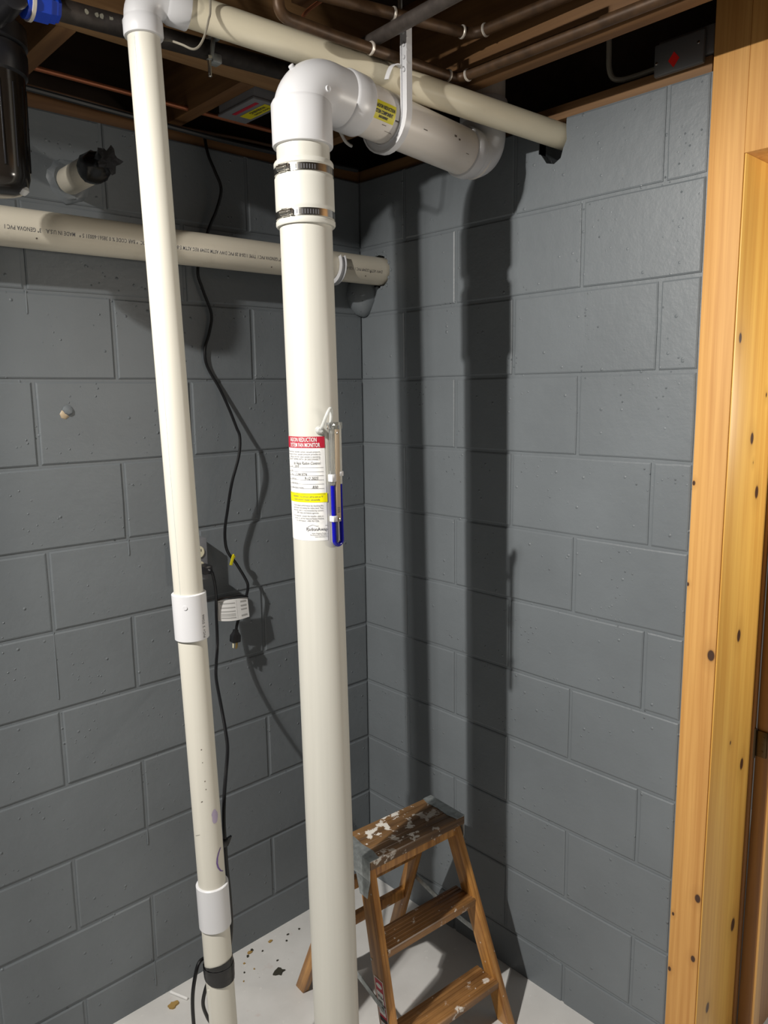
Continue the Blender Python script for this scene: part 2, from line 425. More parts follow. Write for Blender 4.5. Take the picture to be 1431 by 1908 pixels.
# mortar patch under the drain pipe end, in the corner
mp = MB().lathe([(-.012, .03), (.0, .050), (.03, .058), (.06, .050), (.088, .026), (.098, .006)], (-.004, -.006, 2.040), (-.02, -.15, -1), 18)
put('mortar_patch', mp, M_WALL_L, wl)
ring = MB()
for k in range(14):
    a = k / 14 * 2 * math.pi; rr = .052 + random.uniform(-.003, .004)
    ring.lathe([(-.002, .007), (.003, .005), (.004, .002)], (.001, -.086 + rr * math.cos(a), 2.0735 + rr * math.sin(a)), (-1, 0, 0), 6)
put('mortar_chips', ring, M_WALL_R, wr)
ring = MB().lathe([(-.004, .052), (.001, .050), (.005, .044), (.008, .036), (.008, .030)], (-.9046, .001, 2.2042), (0, -1, 0), 22)
ring.v = [(x + random.uniform(-.003, .003), y + random.uniform(-.0015, .0015), z + random.uniform(-.004, .004)) for x, y, z in ring.v]
put('mortar_collar', ring, M_WALL_L, wl)

# ceiling: subfloor + joists, header, sill plates, rim boards
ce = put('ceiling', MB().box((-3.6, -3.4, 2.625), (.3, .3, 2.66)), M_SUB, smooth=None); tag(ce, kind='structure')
def board(name, lo, hi, m, bev=.002): return put(name, MB().box(lo, hi, bev), m, ce, 35)
JZ = 2.389
for x in (-1.425, -1.022, -.622): board('joist', (x - .019, -.338, JZ), (x + .019, .10, 2.625), M_JOIST)
board('joist', (-.243, -2.4, JZ), (-.205, .10, 2.625), M_JOIST)
board('header', (-2.2, -.405, JZ), (-.244, -.339, 2.625), M_HEADER)
board('blocking', (-.640, -.90, 2.484), (-.602, -.53, 2.625), M_JOIST)
board('ledger', (-1.5, -.692, 2.49), (-.645, -.654, 2.625), M_HEADER)
board('sill_plate', (-1.75, .012, TOP), (.16, .13, JZ - .001), M_SILLX)
board('sill_plate', (.012, -1.10, TOP), (.16, .011, JZ - .001), M_SILL)
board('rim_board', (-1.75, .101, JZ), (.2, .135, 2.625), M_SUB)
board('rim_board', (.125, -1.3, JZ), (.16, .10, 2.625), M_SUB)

# door opening: post, jamb, header, open door
trim1 = put('trim_1', MB().box((-.012, -1.186, 0), (.10, -1.1125, 2.62), .0025), M_POST); tag(trim1, kind='structure')
trim2 = put('trim_2', MB().box((-.0095, -1.1895, 0), (.212, -1.1862, 2.172), .001), M_JAMB); tag(trim2, kind='structure')
trim3 = put('trim_3', MB().box((-.012, -2.30, 2.172), (.212, -1.1861, 2.62), .0005), M_HEADER); tag(trim3, kind='structure')
trim3.data.materials.clear(); trim3.data.materials.append(wood('orange_fir_head', (.70, .38, .115), (.52, .24, .06), 2, 85, .42, .02))
d1 = put('door_1', MB().box((.226, -1.232, .012), (1.02, -1.197, 2.15), .002), M_DOOR); tag(d1, kind='structure')
put('edge_strip', MB().box((.2235, -1.2385, .012), (.262, -1.2325, 2.15), .001), M_DOOREDGE, d1)
hg = MB().box((.2205, -1.224, .805), (.2262, -1.199, .872), .0006); hg.cyl((.217, -1.1955, .80), (.217, -1.1955, .878), .0048, 12, .001)
for k in (.82, .838, .857): hg.cyl((.2195, -1.215, k), (.221, -1.215, k), .003, 8)
put('hinge', hg, M_BRONZE, d1)
trim4 = put('trim_4', MB().box((.2122, -1.1965, 0), (.2240, -1.1864, 2.171), .0008), M_DOOR); tag(trim4, kind='structure')

# ------------------------------------------------------------------ big white vent pipe
RB = .0519
P = V((-.6848, -.6130, 2.3019)); BB = V((-.6739, -.6420, 0)); E = V((-.1161, -.5952, 2.2663))
BB.z = 0.0
up = (P - BB).normalized(); hd = (E - P).normalized()
def on_big(z): t = (z - BB.z) / (P.z - BB.z); return BB + (P - BB) * t
vent = thing('vent_pipe', 'tall cream and white vent pipe with rubber coupling and white elbow, wearing a printed label', 'pipe', BB)
put('riser', MB().cyl(BB, on_big(2.06), RB, 64), M_CREAM, vent)
put('short_riser', MB().cyl(on_big(2.115), on_big(2.20), RB, 64), M_CREAM, vent)
cA, cB = on_big(2.031), on_big(2.1515); L = (cB - cA).length; r = RB
coup = put('rubber_coupling', MB().lathe([(0, r), (0, r + .0052), (.003, r + .0068), (.009, r + .0068), (.0115, r + .0045), (.028, r + .0045), (.031, r + .0062), (.036, r + .0062), (L - .036, r + .0062), (L - .031, r + .0062), (L - .028, r + .0045), (L - .0115, r + .0045), (L - .009, r + .0066), (L - .003, r + .0066), (L, r + .005), (L, r)], cA, cB - cA, 64), M_RUBBER, vent)
for k, zc in enumerate((2.0505, 2.1322)):
    c = on_big(zc); b0 = c - up * .0068
    cl = put('hose_clamp', MB().lathe([(0, r + .0042), (0, r + .0064), (.0136, r + .0064), (.0136, r + .0042)], b0, up, 64), M_STEEL, vent)
    n = V((-.611, -.792, 0)); tg = V((.792, -.611, 0))
    ang = math.radians(-38 + k * -4); nn = (n * math.cos(ang) + tg * math.sin(ang)).normalized(); tt = V((-nn.y, nn.x, 0))
    base = c + nn * (r + .0085)
    put('clamp_screw', MB().lathe([(-.014, .003), (-.013, .0052), (.006, .0055), (.0065, .0045), (.008, .0045), (.009, .0062), (.0155, .0062), (.0165, .005)], base, tt, 14), M_STEEL, cl)
    hs = MB().box((-.012, -.004, -.0075), (.006, .0015, .0075), .001, Matrix.Translation(c + nn * (r + .0072)) @ Matrix(((tt.x, nn.x, 0, 0), (tt.y, nn.y, 0, 0), (0, 0, 1, 0), (0, 0, 0, 1))))
    put('screw_housing', hs, M_STEEL, cl)
    sl = MB()
    for q in range(9):
        a2 = ang + math.radians(22 + q * 5.2); n2 = (n * math.cos(a2) + tg * math.sin(a2)).normalized(); t2 = V((-n2.y, n2.x, 0))
        sl.box((-.0009, 0, -.0042), (.0009, .0003, .0042), 0, Matrix.Translation(c + n2 * (r + .0063)) @ Matrix(((t2.x, n2.x, 0, 0), (t2.y, n2.y, 0, 0), (0, 0, 1, 0), (0, 0, 0, 1))))
    put('worm_slots', sl, M_INK, cl)
def elbow(corner, din, dout, Rb, r_body, r_hub, s_in, s_out, hub_in, hub_out, seg=56, steps=16):
    # din: direction of flow into the corner; dout: out of it; s_*: where hub ends from the corner; hub_*: hub length
    din = V(din).normalized(); dout = V(dout).normalized()
    ang = math.acos(max(-1, min(1, din.dot(dout)))); tl = Rb * math.tan(ang / 2)
    pts = [corner - din * (s_in - hub_in), corner - din * tl]
    cen = corner - din * tl + (dout - din * din.dot(dout)).normalized() * Rb
    nrm = din.cross(dout).normalized(); st = pts[-1] - cen
    for k in range(1, steps + 1): pts.append(cen + Matrix.Rotation(ang * k / steps, 3, nrm) @ st)
    pts.append(corner + dout * (s_out - hub_out))
    m = MB().tube(pts, r_body, seg, 1, smooth=False)
    rim = .003
    m.lathe([(0, r_hub - .004), (.0008, r_hub - .001), (rim, r_hub), (hub_in - .004, r_hub), (hub_in, r_hub - .002), (hub_in + .003, r_body)], corner - din * s_in, din, seg)
    m.lathe([(0, r_hub - .004), (.0008, r_hub - .001), (rim, r_hub), (hub_out - .004, r_hub), (hub_out, r_hub - .002), (hub_out + .002, r_body)], corner + dout * s_out, -dout, seg)
    return m
bel = put('elbow', elbow(P, up, hd, .060, .0555, .0592, .122, .152, .081, .048), M_WHITE, vent, 40)
nub = MB(); n_ = hd.cross(up).normalized()
side = -hd.cross(up).normalized()
if side.dot(V((-1, -1, 0))) < 0: side = -side
mid_ = P + (hd - up) * .0176
nub.lathe([(0, .0062), (.0570, .0062), (.0582, .0052), (.0578, .003)], mid_ + hd * .004 - up * .004, side, 20)
nub2 = MB().lathe([(0, .006), (.0575, .006), (.0592, .0045)], mid_, (up - hd), 16)
put('moulding_nub', nub2, M_WHITE, bel)
put('moulding_nub', nub, M_WHITE, bel)
put('horizontal_pipe', MB().cyl(P + hd * .11, E - hd * .03, RB, 64), M_GREYPVC, vent)
put('end_elbow', elbow(E, hd, V((.03, .02, 1)), .057, .054, .0575, .082, .135, .03, .05), M_WHITE, vent, 40)
e_up = V((.03, .02, 1)).normalized()
put('upper_riser', MB().cyl(E + e_up * .10, E + e_up * .352, RB, 48), M_GREYPVC, vent)
# scuff marks
scf = MB()
nrmH = V((0, -1, 0)); 
def on_h(s, a, rr=RB + .0003):
    c = P + (E - P).normalized() * s; nn = V((0, -math.cos(a), math.sin(a))); nn = (nn - hd * nn.dot(hd)).normalized(); return c + nn * rr
def patch(mb, fn, u0, u1, v0, v1, nu=8, nv=1):
    vs = [fn(u0 + (u1 - u0) * i / nu, v0 + (v1 - v0) * j / nv) for j in range(nv + 1) for i in range(nu + 1)]
    fs = [(j * (nu + 1) + i, j * (nu + 1) + i + 1, (j + 1) * (nu + 1) + i + 1, (j + 1) * (nu + 1) + i) for j in range(nv) for i in range(nu)]
    mb.add(vs, fs); return mb
for (s, a, l, hgt) in ((.175, -.62, .018, .05), (.185, -.75, .012, .03), (.20, -.95, .02, .025), (.215, -.45, .01, .06), (.40, -.05, .008, .12), (.415, -.12, .006, .1), (.45, -.5, .01, .03), (.30, -.3, .012, .04)):
    patch(scf, lambda u, v: on_h(u, v), s, s + l, a, a + hgt * random.uniform(.5, 1), 3, 2)
put('scuff_marks', scf, M_SCUFF, vent)['kind'] = 'stuff'
# yellow sticker on the horizontal run
sy = MB(); A0, A1 = .06, -.62
fnS = lambda u, v, off=.0005: on_h(u, v, RB + off)
lab = put('yellow_label', patch(sy, lambda u, v: fnS(u, v), .148, .212, A1, A0, 3, 10), M_YELD, vent)
lab['label'] = 'yellow printed sticker'
tx = MB()
for body, a_top, sz, s0, sx in (('RADON REDUCTION', -.07, .0092, .1545, .62), ('SYSTEM COMPONENT', -.27, .0092, .152, .58), ('RADONAWAY', -.45, .0062, .168, .62)):
    tm = text_mesh(body, sz, sx, bold=.0004)
    mapped(tx, tm, lambda a, b, a_top=a_top, sz=sz, s0=s0: fnS(s0 + a, a_top - (sz * .7 - b) / RB, .0009))
put('lettering', tx, M_INKB, lab)

# printed monitor label on the riser
PHC = math.atan2(-1.263, -.974)
def on_v(z, phi, off=0.0, deg=True):
    c = on_big(z); a = PHC + (math.radians(phi) if deg else phi); return c + V((math.cos(a), math.sin(a), 0)) * (RB + off)
def vpatch(name, z0, z1, p0, p1, off, m, parent):
    return put(name, patch(MB(), lambda u, v: on_v(v, u, off), p0, p1, z0, z1, 22, 1), m, parent)
ZT, ZB_ = 1.6215, 1.4095
lb = vpatch('monitor_label', ZB_, ZT, -112, 23, .0004, M_LABELW, vent); lb['label'] = 'white printed sticker with red heading and yellow band'
vpatch('heading_band', 1.5985, ZT, -112, 23, .0008, M_RED, lb); vpatch('yellow_band', 1.4885, 1.5075, -112, 25, .0008, M_YEL, lb)
def vtext(mb, body, z, p0, size, sx=1.0, off=.0011, shear=0.0, bold=0.0):
    mapped(mb, text_mesh(body, size, sx, 'LEFT', shear, bold), lambda a, b: on_v(z + b, math.radians(p0) + a / RB, off, False))
def vtext_r(mb, body, z, p1, size, sx=1.0, off=.0011, shear=0.0, bold=0.0):
    tm = text_mesh(body, size, sx, 'LEFT', shear, bold); wd = max(a for a, b in tm[0])
    mapped(mb, tm, lambda a, b: on_v(z + b, math.radians(p1) + (a - wd) / RB, off, False))
m1 = MB(); vtext_r(m1, 'RADON REDUCTION', 1.6112, 5, .0122, .54, .0014, 0, .0001); vtext_r(m1, 'SYSTEM FAN MONITOR', 1.6005, 12, .0122, .54, .0014, 0, .0001)
put('heading_lettering', m1, M_LABELW, lb)
m2 = MB()
for z, b in ((1.5895, 'This manometer indicates system vacuum pressure.'), (1.5845, 'If no pressure shows, vacuum pressure provides an'), (1.5795, 'indication that the radon system is operating.'), (1.5743, 'DO NOT TAMPER WITH OR DISCONNECT.')):
    vtext_r(m2, b, z, 12, .0052, .78)
for z, b in ((1.4615 + .019, 'Verify system performance by checking this'), (1.4755, 'manometer and testing the radon level. Test'), (1.4705, 'every two years is recommended by current'), (1.4655, 'EPA, state and federal agencies.'), (1.459, 'For questions, contact the installer, state or'), (1.454, 'county, or call the National Radon Hotline'), (1.449, 'for information: 1-800-767-7236.')):
    vtext_r(m2, b, z, 14 if len(b) > 36 else 4, .0052, .74)
vtext_r(m2, 'WARNING: Fan pressure will be zero at "0"', 1.4985, 15, .0052, .74); vtext_r(m2, 'if system pressure changes substantially.', 1.4925, 8, .0052, .74)
for z in (1.559, 1.5505, 1.5425, 1.534, 1.5255, 1.5165): patch(m2, lambda u, v: on_v(v, u, .0009), -104, 18, z, z + .0005, 16, 1)
patch(m2, lambda u, v: on_v(v, u, .0012), -104, 20, 1.5055, 1.506, 16, 1)
for z, b in ((1.5602, 'City'), (1.5518, 'Site'), (1.5435, 'Phone'), (1.5352, 'Install date'), (1.5265, 'Initial reading'), (1.5175, 'Initial pressure reading')):
    vtext(m2, b, z, -66, .0046, .8)
vtext_r(m2, 'RadonAway', 1.4305, 22, .0098, .92)
for (a0, z0_, a1, z1_) in ((-22, 1.438, -11, 1.4425), (-11, 1.4425, -2, 1.4395), (-2, 1.4395, 22, 1.4405), (-22, 1.438, -22.5, 1.4285), (-22.5, 1.4285, 20, 1.4288)):
    steep = abs(a1 - a0) < 2
    vs = [on_v(z0_, a0, .0011), on_v(z1_, a1 , .0011), on_v(z1_ + (0 if steep else .0006), a1 + (.7 if steep else 0), .0011), on_v(z0_ + (0 if steep else .0006), a0 + (.7 if steep else 0), .0011)]
    m2.add(vs, [(0, 1, 2, 3)])
for z, b in ((1.424, 'Radon Mitigation Products'), (1.4205, 'Manufactured for RadonAway'), (1.417, 'www.radonaway.com')): vtext_r(m2, b, z, 21, .0036, .8)
put('small_print', m2, M_INK, lb)
m3 = MB()
vtext_r(m3, 'by Aqua Radon Control', 1.5655, 12, .0085, .72, .0013, .35); vtext(m3, '1010', 1.5597, -52, .0072, .8, .0013, .3); vtext(m3, '2 244 9774', 1.543, -50, .0075, .8, .0013, .3)
vtext(m3, '9-12 2025', 1.5348, -26, .0085, .8, .0013, .3); vtext(m3, '.830', 1.517, -10, .0085, .85, .0013, .2)
put('handwriting', m3, M_INKB, lb)
# dirt streaks on riser
# ------------------------------------------------------------------ manometer
def mano_frame(z):
    c = on_big(z); a = PHC + math.radians(44); n = V((math.cos(a), math.sin(a), 0)); return c, n, V((-n.y, n.x, 0))
def mp_(s, z, off):
    c, n, t = mano_frame(z); return c + n * (RB + off) + t * s
mano = thing('u_tube_manometer', 'clear U-shaped gauge tube half full of blue fluid strapped to the cream riser', 'gauge', mp_(0, 1.40, .008))
HW = .0108; OFF = .0075
def upath(top_l, top_r, zb, hw=HW, off=OFF):
    pts = [mp_(-hw, top_l, off)] + [mp_(-hw, top_l + (zb + hw - top_l) * k / 4, off) for k in range(1, 4)]
    for k in range(0, 9):
        a = math.pi + math.pi * k / 8; pts.append(mp_(hw * math.cos(a), zb + hw + hw * math.sin(a), off))
    pts += [mp_(hw, top_r + (zb + hw - top_r) * k / 4, off) for k in range(3, 0, -1)] + [mp_(hw, top_r, off)]
    return pts
put('fluid', MB().tube(upath(1.5215, 1.5235, 1.3985), .0044, 16, 2), M_FLUID, mano)
for s in (-1, 1):
    put('clear_leg', MB().lathe([(0, .0042), (0, .0050), (.119, .0050), (.119, .0042)], mp_(s * HW, 1.5235, OFF), V((0, 0, 1)), 16), M_CLEAR, mano)
sc_ = MB(); sc_.box((-.0062, .0105, 0), (.0062, .0120, .188), .0004, Matrix.Translation(mano_frame(1.447)[0]) @ Matrix(((mano_frame(1.5)[2].x, mano_frame(1.5)[1].x, 0, 0), (mano_frame(1.5)[2].y, mano_frame(1.5)[1].y, 0, 0), (0, 0, 1, 0), (0, 0, 0, 1))) @ Matrix.Translation((0, RB, 0)))
scale = put('scale_card', sc_, M_TAN, mano)
tk = MB()
for k in range(19):
    z = 1.531 + k * .0048
    for s in (-1, 1):
        wdt = .0022 if k % 4 == 0 else .0012; x0 = s * .0055; tk.add([mp_(x0, z, .0123), mp_(x0 - s * wdt, z, .0123), mp_(x0 - s * wdt, z + .0005, .0123), mp_(x0, z + .0005, .0123)], [(0, 1, 2, 3)])
for k, ch in enumerate('01234'):
    mapped(tk, text_mesh(ch, .0052, 1, 'CENTER', 0, .0002), lambda a, b, k=k: mp_(a, 1.526 + k * .0192 + b, .0124))
mapped(tk, text_mesh('W.C.', .0042, .8, 'CENTER', 0, .0002), lambda a, b: mp_(a, 1.6195 + b, .0124))
mapped(tk, text_mesh('RadonAway', .0062, .8, 'LEFT', 0, .0002), lambda a, b: mp_(.002 - b, 1.487 + a, .0124))
for k in range(6): tk.add([mp_(-.004, 1.466 + k * .003, .0124), mp_(.004, 1.466 + k * .003, .0124), mp_(.004, 1.4675 + k * .003, .0124), mp_(-.004, 1.4675 + k * .003, .0124)], [(0, 1, 2, 3)])
put('scale_marks', tk, M_INK, scale)
for z in (1.628, 1.4515): put('screw', MB().lathe([(0, .0042), (.002, .0042), (.003, .002)], mp_(0, z, .012), mano_frame(z)[1], 14), M_STEEL, mano)
bk = MB(); fr = Matrix.Translation(mano_frame(1.645)[0]) @ Matrix(((mano_frame(1.5)[2].x, mano_frame(1.5)[1].x, 0, 0), (mano_frame(1.5)[2].y, mano_frame(1.5)[1].y, 0, 0), (0, 0, 1, 0), (0, 0, 0, 1))) @ Matrix.Translation((0, RB, 0))
bk.box((-.017, .0015, -.010), (.017, .0135, .004), .001, fr)
put('top_bracket', bk, M_CLEAR, mano)
for s, za, zb in ((-1, 1.448, 1.460), (-1, 1.530, 1.545), (1, 1.5395, 1.5495)):
    fr = Matrix.Translation(mano_frame(za)[0]) @ Matrix(((mano_frame(1.5)[2].x, mano_frame(1.5)[1].x, 0, 0), (mano_frame(1.5)[2].y, mano_frame(1.5)[1].y, 0, 0), (0, 0, 1, 0), (0, 0, 0, 1))) @ Matrix.Translation((0, RB, 0))
    put('tube_clip', MB().box((s * HW - .0062, .001, 0), (s * HW + .0055, .0135, zb - za), .001, fr), M_WHITE, mano)
hose = [mp_(-.0108, 1.640, .0075), mp_(-.0105, 1.655, .009), mp_(-.012, 1.670, .0125), mp_(-.018, 1.677, .016), mp_(-.026, 1.670, .017), mp_(-.031, 1.655, .012), mp_(-.032, 1.640, .004), mp_(-.031, 1.634, -.006)]
put('vinyl_hose', MB().tube(hose, .0034, 12, 6), M_MILKY, mano)
hp = on_v(1.634, 12, 0); hn = (hp - on_big(1.634)).normalized()
put('hose_plug', MB().lathe([(-.002, .0085), (.002, .0085), (.006, .006), (.012, .0045)], hp, hn, 18), M_MILKY, mano)

# ------------------------------------------------------------------ hanger hook
hx = -.4515; hc = P + hd * ((hx - P.x) / hd.x); R1 = RB + .0006
hang = thing('pipe_hanger', 'white plastic J-hook hanger holding the horizontal vent pipe', 'hanger', (hx, hc.y - R1, 2.45))
path = [(hx, hc.y - R1, z) for z in (2.452, 2.42, 2.39, 2.36, 2.33, 2.31)]
for k in range(0, 17):
    a = math.pi + math.radians(205) * k / 16; path.append((hx, hc.y + R1 * math.cos(a), hc.z + R1 * math.sin(a)))
secn = [(-.008, 0), (-.008, -.0035), (-.0052, -.0035), (-.0052, -.0155), (-.008, -.0155), (-.008, -.019), (.008, -.019), (.008, 0)]
def fixsec(sec, sgn): return [(a, b * sgn) for a, b in sec]
hookm = put('hook', MB().sweep(path, fixsec(secn, 1), (1, 0, 0)), M_WHITE, hang)
lip = [(hx - .008, hc.y - R1 - .004, hc.z + .082), (hx - .020, hc.y - R1 - .002, hc.z + .086), (hx - .027, hc.y - R1 + .006, hc.z + .082), (hx - .030, hc.y - R1 + .012, hc.z + .070), (hx - .031, hc.y - R1 + .016, hc.z + .060)]
put('hook_lip', MB().sweep(catmull(lip, 4), [(-.006, 0), (-.006, .002), (.006, .002), (.006, 0)], (0, 1, .2)), M_WHITE, hang)
nb = MB()
for z in (2.437, 2.413, 2.389, 2.365):
    nb.lathe([(0, .0040), (.0032, .0040), (.0042, .0026)], (hx - .0050, hc.y - R1 - .0095, z), (-1, 0, 0), 12)
    nb.box((hx - .0078, hc.y - R1 - .0195, z + .010), (hx - .003, hc.y - R1 - .0185, z + .014), .0003)
put('nail_boss', nb, M_WHITE, hang)
put('strap', MB().box((hx - .0012, hc.y - R1 + .0015, 2.440), (hx + .0012, hc.y - R1 + .0125, 2.624), .0005), M_ZINC, hang)

# ------------------------------------------------------------------ small riser and its horizontal run
RS = .0292
S = V((-.9432, -.4862, 2.4209)); BS = V((-.9002, -.5314, 0)); HH = V((0, -.7195, 2.322))
su = (S - BS).normalized(); sh = (HH - S).normalized()
def on_s(z): return BS + (S - BS) * (z / S.z)
sp = thing('discharge_pipe', 'slim cream riser with two white couplings, taped near its foot, turning along the joists', 'pipe', BS)
put('lower_pipe', MB().cyl(BS, on_s(.62), RS + .0012, 48), M_CREAM2, sp)
put('middle_pipe', MB().cyl(on_s(.615), on_s(1.27), RS, 48), M_CREAM2, sp)
put('upper_pipe', MB().cyl(on_s(1.26), on_s(2.38), RS, 48), M_CREAM2, sp)
for za, zb in ((1.2165, 1.3125), (.568, .6685)):
    a, b = on_s(za), on_s(zb); L = (b - a).length; rr = RS + .0052
    c = put('coupling', MB().lathe([(0, RS), (0, rr - .0015), (.0015, rr), (L - .0015, rr), (L, rr - .0015), (L, RS - .001)], a, b - a, 48), M_WHITE, sp)
    if za > 1:
        cm = MB().lathe([(0, .0045), (.0012, .0045), (.0012, .003)], on_s(1.289) + V((math.cos(PHC - .1), math.sin(PHC - .1), 0)) * rr, V((math.cos(PHC - .1), math.sin(PHC - .1), 0)), 14)
        put('moulded_mark', cm, M_WHITE, c)
    pm = MB()
    tm = text_mesh('PVC-I  2  D2466', .0085, .6)
    if za > 1: mapped(pm, tm, lambda a_, b_: on_s(1.222 + a_ * 1.4) + V((math.cos(PHC + 1.05 - b_ / rr), math.sin(PHC + 1.05 - b_ / rr), 0)) * (rr + .0003)); put('printed_text', pm, M_INK, c)
put('elbow', elbow(S, su, sh, .036, .0325, .0352, .0735, .087, .030, .040, 40, 12), M_WHITE, sp, 40)
put('horizontal_pipe', MB().cyl(S + sh * .06, HH + sh * .14, RS, 48), M_YELLOW, sp)
# black tape wrap with two crossing bands
tp = MB()
def tape_band(mb, zc, tilt, hw, off, n=40):
    vs = []
    for j in range(3):
        for k in range(n):
            a = 2 * math.pi * k / n; c = on_s(zc); z = zc + (-hw, 0, hw)[j] + tilt * math.cos(a - PHC - .9)
            vs.append(on_s(z) + V((math.cos(a), math.sin(a), 0)) * (RS + off + random.uniform(-.0003, .0004) + (.0006 if j == 1 else 0)))
    fs = [(j * n + k, j * n + (k + 1) % n, (j + 1) * n + (k + 1) % n, (j + 1) * n + k) for j in range(2) for k in range(n)]
    mb.add(vs, fs)
tape_band(tp, .4675, .010, .016, .0026); tape_band(tp, .457, -.006, .014, .0034); tape_band(tp, .4635, .002, .012, .004)
put('tape_wrap', tp, M_BLACKTAPE, sp)
prp = MB()
def on_sv(z, phi, off=.0004): a = PHC + math.radians(phi); return on_s(z) + V((math.cos(a), math.sin(a), 0)) * (RS + off)
for (z, p, wz, wp) in ((.832, 45, .017, 16),):
    vs = [on_sv(z + wz * math.sin(t) * random.uniform(.8, 1.1), p + wp * math.cos(t) * random.uniform(.8, 1.1)) for t in [k / 14 * 2 * math.pi for k in range(14)]]; prp.add(vs + [on_sv(z, p, .0006)], [(k, (k + 1) % 14, 14) for k in range(14)])
prp2 = MB(); prp2.add([on_sv(z, p + dp, .0006) for dp in (-3.6, 3.6) for z, p in ((.757, 62), (.748, 48), (.738, 40), (.727, 37), (.716, 41), (.706, 52), (.701, 66))], [(k, k + 1, k + 8, k + 7) for k in range(6)])
put('primer_stain', prp, plain('pale_purple', (.42, .36, .50), .5), sp); put('primer_drip', prp2, M_PURPLE, sp)
mk = MB()
for z, p, l, q in ((.404, -30, 50, .0007), (.36, 0, 55, .0007), (.325, 10, 45, .0008), (.35, -8, 6, .003), (.335, -14, 5, .004), (.545, -35, 4, .0012), (.79, -50, 26, .0006), (.985, 8, 4, .002), (.957, 9, 3, .0015), (.915, 12, 4, .002), (.897, 14, 3, .002), (.87, -8, 7, .0018)):
    mk.add([on_sv(z, p), on_sv(z + .006 * (l / 50), p + l / 2), on_sv(z + .012 * (l / 50), p + l), on_sv(z + .012 * (l / 50) + q, p + l), on_sv(z + .006 * (l / 50) + q, p + l / 2), on_sv(z + q, p)], [tuple(range(6))])
put('pen_marks', mk, M_SCUFF, sp)['kind'] = 'stuff'
ln = MB()
ln.add([on_sv(z, -24 + d, .0003) for z in [1.31 + k * (2.34 - 1.31) / 10 for k in range(11)] for d in (0, 1.1)], [(2 * k, 2 * k + 1, 2 * k + 3, 2 * k + 2) for k in range(10)])
put('print_line', ln, plain('faint_blue_print', (.45, .52, .50), .5), sp)
# strip of split white trim leaning against the foot
tr = put('trim_offcut', MB().box((-.005, -.0010, 0), (.005, .0010, .428), .0004, Matrix.Translation((-.9300, -.5290, .001)) @ Matrix.Rotation(math.radians(-1.0), 4, 'Y') @ Matrix.Rotation(-.75, 4, 'Z')), M_CREAM)
tag(tr, 'thin cream plastic strip standing against the foot of the slim riser', 'strip')

# ------------------------------------------------------------------ drain pipe along the left wall
RD = .0413
DA, DB = V((-1.75, -.0855, 2.063)), V((.12, -.0855, 2.0752))
dd = (DB - DA).normalized()
dp = thing('drain_pipe', 'horizontal cream drain pipe with upside-down black print running into the corner wall', 'pipe', DA)
put('pipe', MB().cyl(DA, DB, RD, 48), M_DRAIN, dp)
pr = MB()
def on_d(x, a, off=.0003): c = DA + dd * ((x - DA.x) / dd.x); return c + V((0, -math.cos(a), math.sin(a))) * (RD + off)
TXT = '3" GENOVA PVC I  TYPE 1120-R 20 PVC DWV ASTM D2949 REG ASTM E-84 PL   12454 F SEC 20C  * BAR CODE % 0 38561-60031 5 *   MADE IN U.S.A.   3" GENOVA PVC I'
tm = text_mesh(TXT, .0118, .62, 'LEFT', 0, .0001, 1.04)
WT = max(a for a, b in tm[0]); full = .62
mapped(pr, tm, lambda a, b: on_d(-.395 - a * full / WT * 1.13, -.20 - (b - .004) / RD))
tm2 = text_mesh('DWV ASTM D2949 PVC I 1120-R 20', .0118, .62)
WT2 = max(a for a, b in tm2[0]); put('printed_text', pr, M_INK, dp); pr = MB(); mapped(pr, tm2, lambda a, b: on_d(-.022 - a * .155 / WT2, -.20 - (b - .004) / RD))
put('printed_text', pr, M_INK, dp)
spk = MB()
for x, a in ((-1.03, -.62), (-.085, -.62), (-.07, -.32), (-.30, -.7), (-.42, -.75)):
    spk.add([on_d(x + .0022 * math.cos(t), a + .05 * math.sin(t)) for t in [k / 7 * 2 * math.pi for k in range(7)]], [tuple(range(7))])
put('specks', spk, M_SCUFF, dp)['kind'] = 'stuff'
# white hook bracket on the drain pipe
bx = -.183; bpath = [(bx, -.0855 + (RD + .0012) * math.cos(a), 2.0733 + (RD + .0012) * math.sin(a)) for a in [math.radians(152 + 150 * k / 14) for k in range(15)]]
hb_ = put('pipe_hook', MB().sweep(bpath, [(-.009, 0), (-.009, -.012), (-.007, -.012), (-.007, -.003), (.007, -.003), (.007, -.012), (.009, -.012), (.009, 0)], (1, 0, 0)), M_WHITE)
tag(hb_, 'white curved hook clasping the drain pipe beside the corner', 'hook')

# capped pipe stub
st = thing('capped_stub', 'short cream pipe stub with crumpled black tape over its end, poking from the grey wall', 'pipe', (-.9046, 0, 2.2042))
put('stub_pipe', MB().cyl((-.9046, .05, 2.2042), (-.9046, -.155, 2.2042), .0302, 40), M_DRAIN, st)
cp = MB(); seg = 18; prof = [(.128, .0312), (.137, .0335), (.15, .0335), (.162, .0318), (.176, .027), (.186, .020), (.20, .017), (.218, .021), (.225, .024)]
vs = []
for i, (t, r_) in enumerate(prof):
    for k in range(seg):
        a = 2 * math.pi * k / seg; q = r_ * (1 + (.0 if i < 1 else random.uniform(-.07, .09)) + (.32 * math.cos(a * 5) if i > 5 else 0)); tt_ = t + (random.uniform(-.004, .006) if i > 6 else 0)
        vs.append((-.9046 + q * math.cos(a), -tt_, 2.2042 + q * math.sin(a)))
fs = [(i * seg + k, i * seg + (k + 1) % seg, (i + 1) * seg + (k + 1) % seg, (i + 1) * seg + k) for i in range(len(prof) - 1) for k in range(seg)] + [tuple((len(prof) - 1) * seg + k for k in range(seg))]
cp.add(vs, fs); put('tape_cap', cp, M_BLACKTAPE, st, 50)

